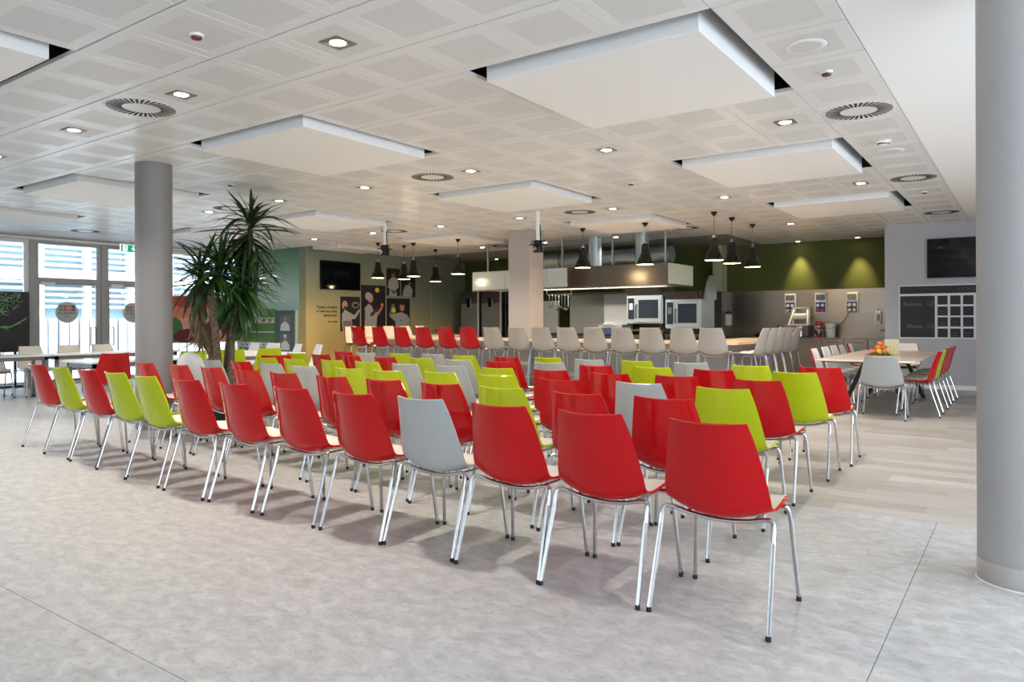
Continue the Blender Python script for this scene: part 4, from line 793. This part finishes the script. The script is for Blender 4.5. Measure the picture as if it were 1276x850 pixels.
d = struct(link('door_3', None)); B('leaf', 'photo_wall', d, -14.05, -14.02, 15.80, 16.60, .01, 2.10); B('door_frame', 'photo_wall', d, -14.05, -14.01, 15.72, 15.80, 0, 2.16); B('door_frame', 'photo_wall', d, -14.05, -14.01, 16.60, 16.68, 0, 2.16); B('door_frame', 'photo_wall', d, -14.05, -14.01, 15.80, 16.60, 2.10, 2.16); MB().tube([(-14.02, 15.88, 1.02), (-13.97, 15.88, 1.02), (-13.97, 16.0, 1.02)], .01, 8).obj('door_handle', 'black_metal', d, True)
# ================================================================= pale green wall: sponsor panel and chef board (plane Y = 11.28)
sp = thing('sponsor_panel', 'green sponsor wall panel with white strips of small logos', 'wall panel', (-15.9, 11.277, .45))
B('panel', 'panel_green', sp, -.75, .72, -.02, 0, 0, 1.15)
for z0, z1 in ((.19, .31), (.56, .59), (.80, .94)): B('logo_strip', 'panel_white', sp, -.72, .72, -.024, -.02, z0, z1)
for k in range(8): B('logo_print', ('print_blue', 'print_red', 'board_green', 'print_blue')[k % 4], sp, -.66+.175*k, -.58+.175*k, -.0255, -.024, .215, .285)
for k in range(5): B('logo_print', ('print_red', 'panel_green', 'print_blue')[k % 3], sp, -.6+.27*k, -.5+.27*k, -.0255, -.024, .83, .91)
tag(MB().box(-15.6, -14.82, 11.255, 11.28, 1.775, 1.81).obj('white_shelf', 'panel_white'), 'thin white wall shelf on the pale green wall', 'shelf')
bd = thing('chef_board', 'dark green upright board with two framed chef portraits', 'board', (-14.75, 11.27, .0)); B('board', 'board_green', bd, -.42, .36, -.04, -.005, .35, 1.555); B('edge_strip', 'card_cream', bd, .36, .42, -.045, -.005, .35, 1.555)
for z in (1.06, .59):
    f = B('portrait', 'jacket_grey', bd, -.22, .18, -.046, -.04, z, z+.39); m = MB(); m.prism([(-.2, -.0465, z), (-.17, -.0465, z+.15), (-.06, -.0465, z+.22), (.04, -.0465, z+.22), (.15, -.0465, z+.13), (.16, -.0465, z)], (0, -1, 0), .001); m.obj('printed_jacket', 'panel_white', f); m = MB(); m.ellipse((-.01, -.0465, z+.28), (.055, 0, 0), (0, 0, .065), (0, -1, 0), .001, 14); m.obj('printed_face', 'skin', f)
    if z < 1: MB().ellipse((-.01, -.048, z+.345), (.06, 0, 0), (0, 0, .04), (0, -1, 0), .001, 14).obj('printed_cap', 'panel_white', f)
# mural on the window wall behind the plant (plane X = -16.5)
mu = thing('vegetable_mural', 'large printed panel of tomatoes, onions and leaves below the window', 'mural', (-16.55, 10.3, .78)); B('panel', 'print_pink', mu, 0, .03, -1.0, .95, 0, 1.13)
for k, (mm, cy, cz, a, b) in enumerate((('print_orange', -.75, .9, .5, .3), ('print_red', -.55, 1.0, .42, .16), ('print_leaf', -.9, .32, .22, .3), ('print_leaf', -.25, .72, .20, .38), ('print_red', .05, .98, .3, .14), ('print_maroon', -.5, .16, .42, .18), ('print_leaf', .35, .6, .35, .4), ('print_maroon', .18, .30, .3, .28), ('print_pink', .22, .2, .14, .14), ('print_maroon', .2, .22, .06, .07), ('print_leaf', .75, .3, .2, .28))):
    y0, y1, z0, z1 = max(cy-a, -1), min(cy+a, .95), max(cz-b, 0), min(cz+b, 1.13)
    pts = [(.0305+.0007*k, min(max(cy+a*math.cos(q*math.pi/12), y0), y1), min(max(cz+b*math.sin(q*math.pi/12), z0), z1)) for q in range(24)]
    MB().prism(pts, (1, 0, 0), .0006).obj('printed_shape', mm, mu)
# dark banner with green foliage at far left
bn = thing('foliage_banner', 'black display board printed with a pale green leafy ball', 'banner', (-16.45, 5.55, 0)); B('panel', 'banner_black', bn, 0, .04, -.75, .75, .70, 1.90); B('stand', 'black_metal', bn, -.1, .14, -.6, .6, 0, .04)
for yy in (-.5, .5): B('post', 'black_metal', bn, .005, .035, yy-.02, yy+.02, .04, .70)
rb = random.Random(11); m = MB()
for k in range(520):
    a = rb.uniform(0, 6.283); r = .58*math.sqrt(rb.random()); y, z = .02+r*math.cos(a), 1.92+r*math.sin(a)
    b2 = rb.uniform(0, 6.283); L = rb.uniform(.05, .11); y2, z2 = y+L*math.cos(b2), z+L*math.sin(b2)
    if max(z, z2) > 1.89 or min(y, y2) < -.74 or max(y, y2) > .74: continue
    m.tube([(.0415, y, z), (.0415, (y+y2)/2+.012, (z+z2)/2), (.0415, y2, z2)], .0055, 4)
m.obj('printed_foliage', 'banner_leaf', bn)
m = MB(); m.tube([(.042, -.7+.14*k, 1.17+.02*math.sin(k*2.1)+.012*max(0, k-6)**2) for k in range(11)], .012, 5)
for k in range(60):
    y = -.7+1.38*rb.random(); z = 1.17+.012*max(0, (y+.7)/.14-6)**2
    m.tube([(.042, y, z), (.042, y+rb.uniform(-.05, .05), z+rb.uniform(-.06, .05))], .006, 4)
m.obj('printed_branch', 'banner_leaf', bn)
t = thing('ventilation_duct', 'wide round ventilation duct under the kitchen ceiling behind the hood', 'duct', (-8.2, 15.6, 2.80))
MB().tube([(-2.6, 0, 0), (1.6, 0, 0)], .19, 24).obj('pipe', 'steel_light', t, True)
for k in range(4): MB().tube([(-2.4+1.05*k, 0, 0), (-2.36+1.05*k, 0, 0)], .198, 24).obj('joint_ring', 'steel', t, True)
for x in (-2.0, 0, 1.3): MB().tube([(x, 0, .19), (x, 0, .268)], .008, 6).obj('hanger', 'steel_dark', t)
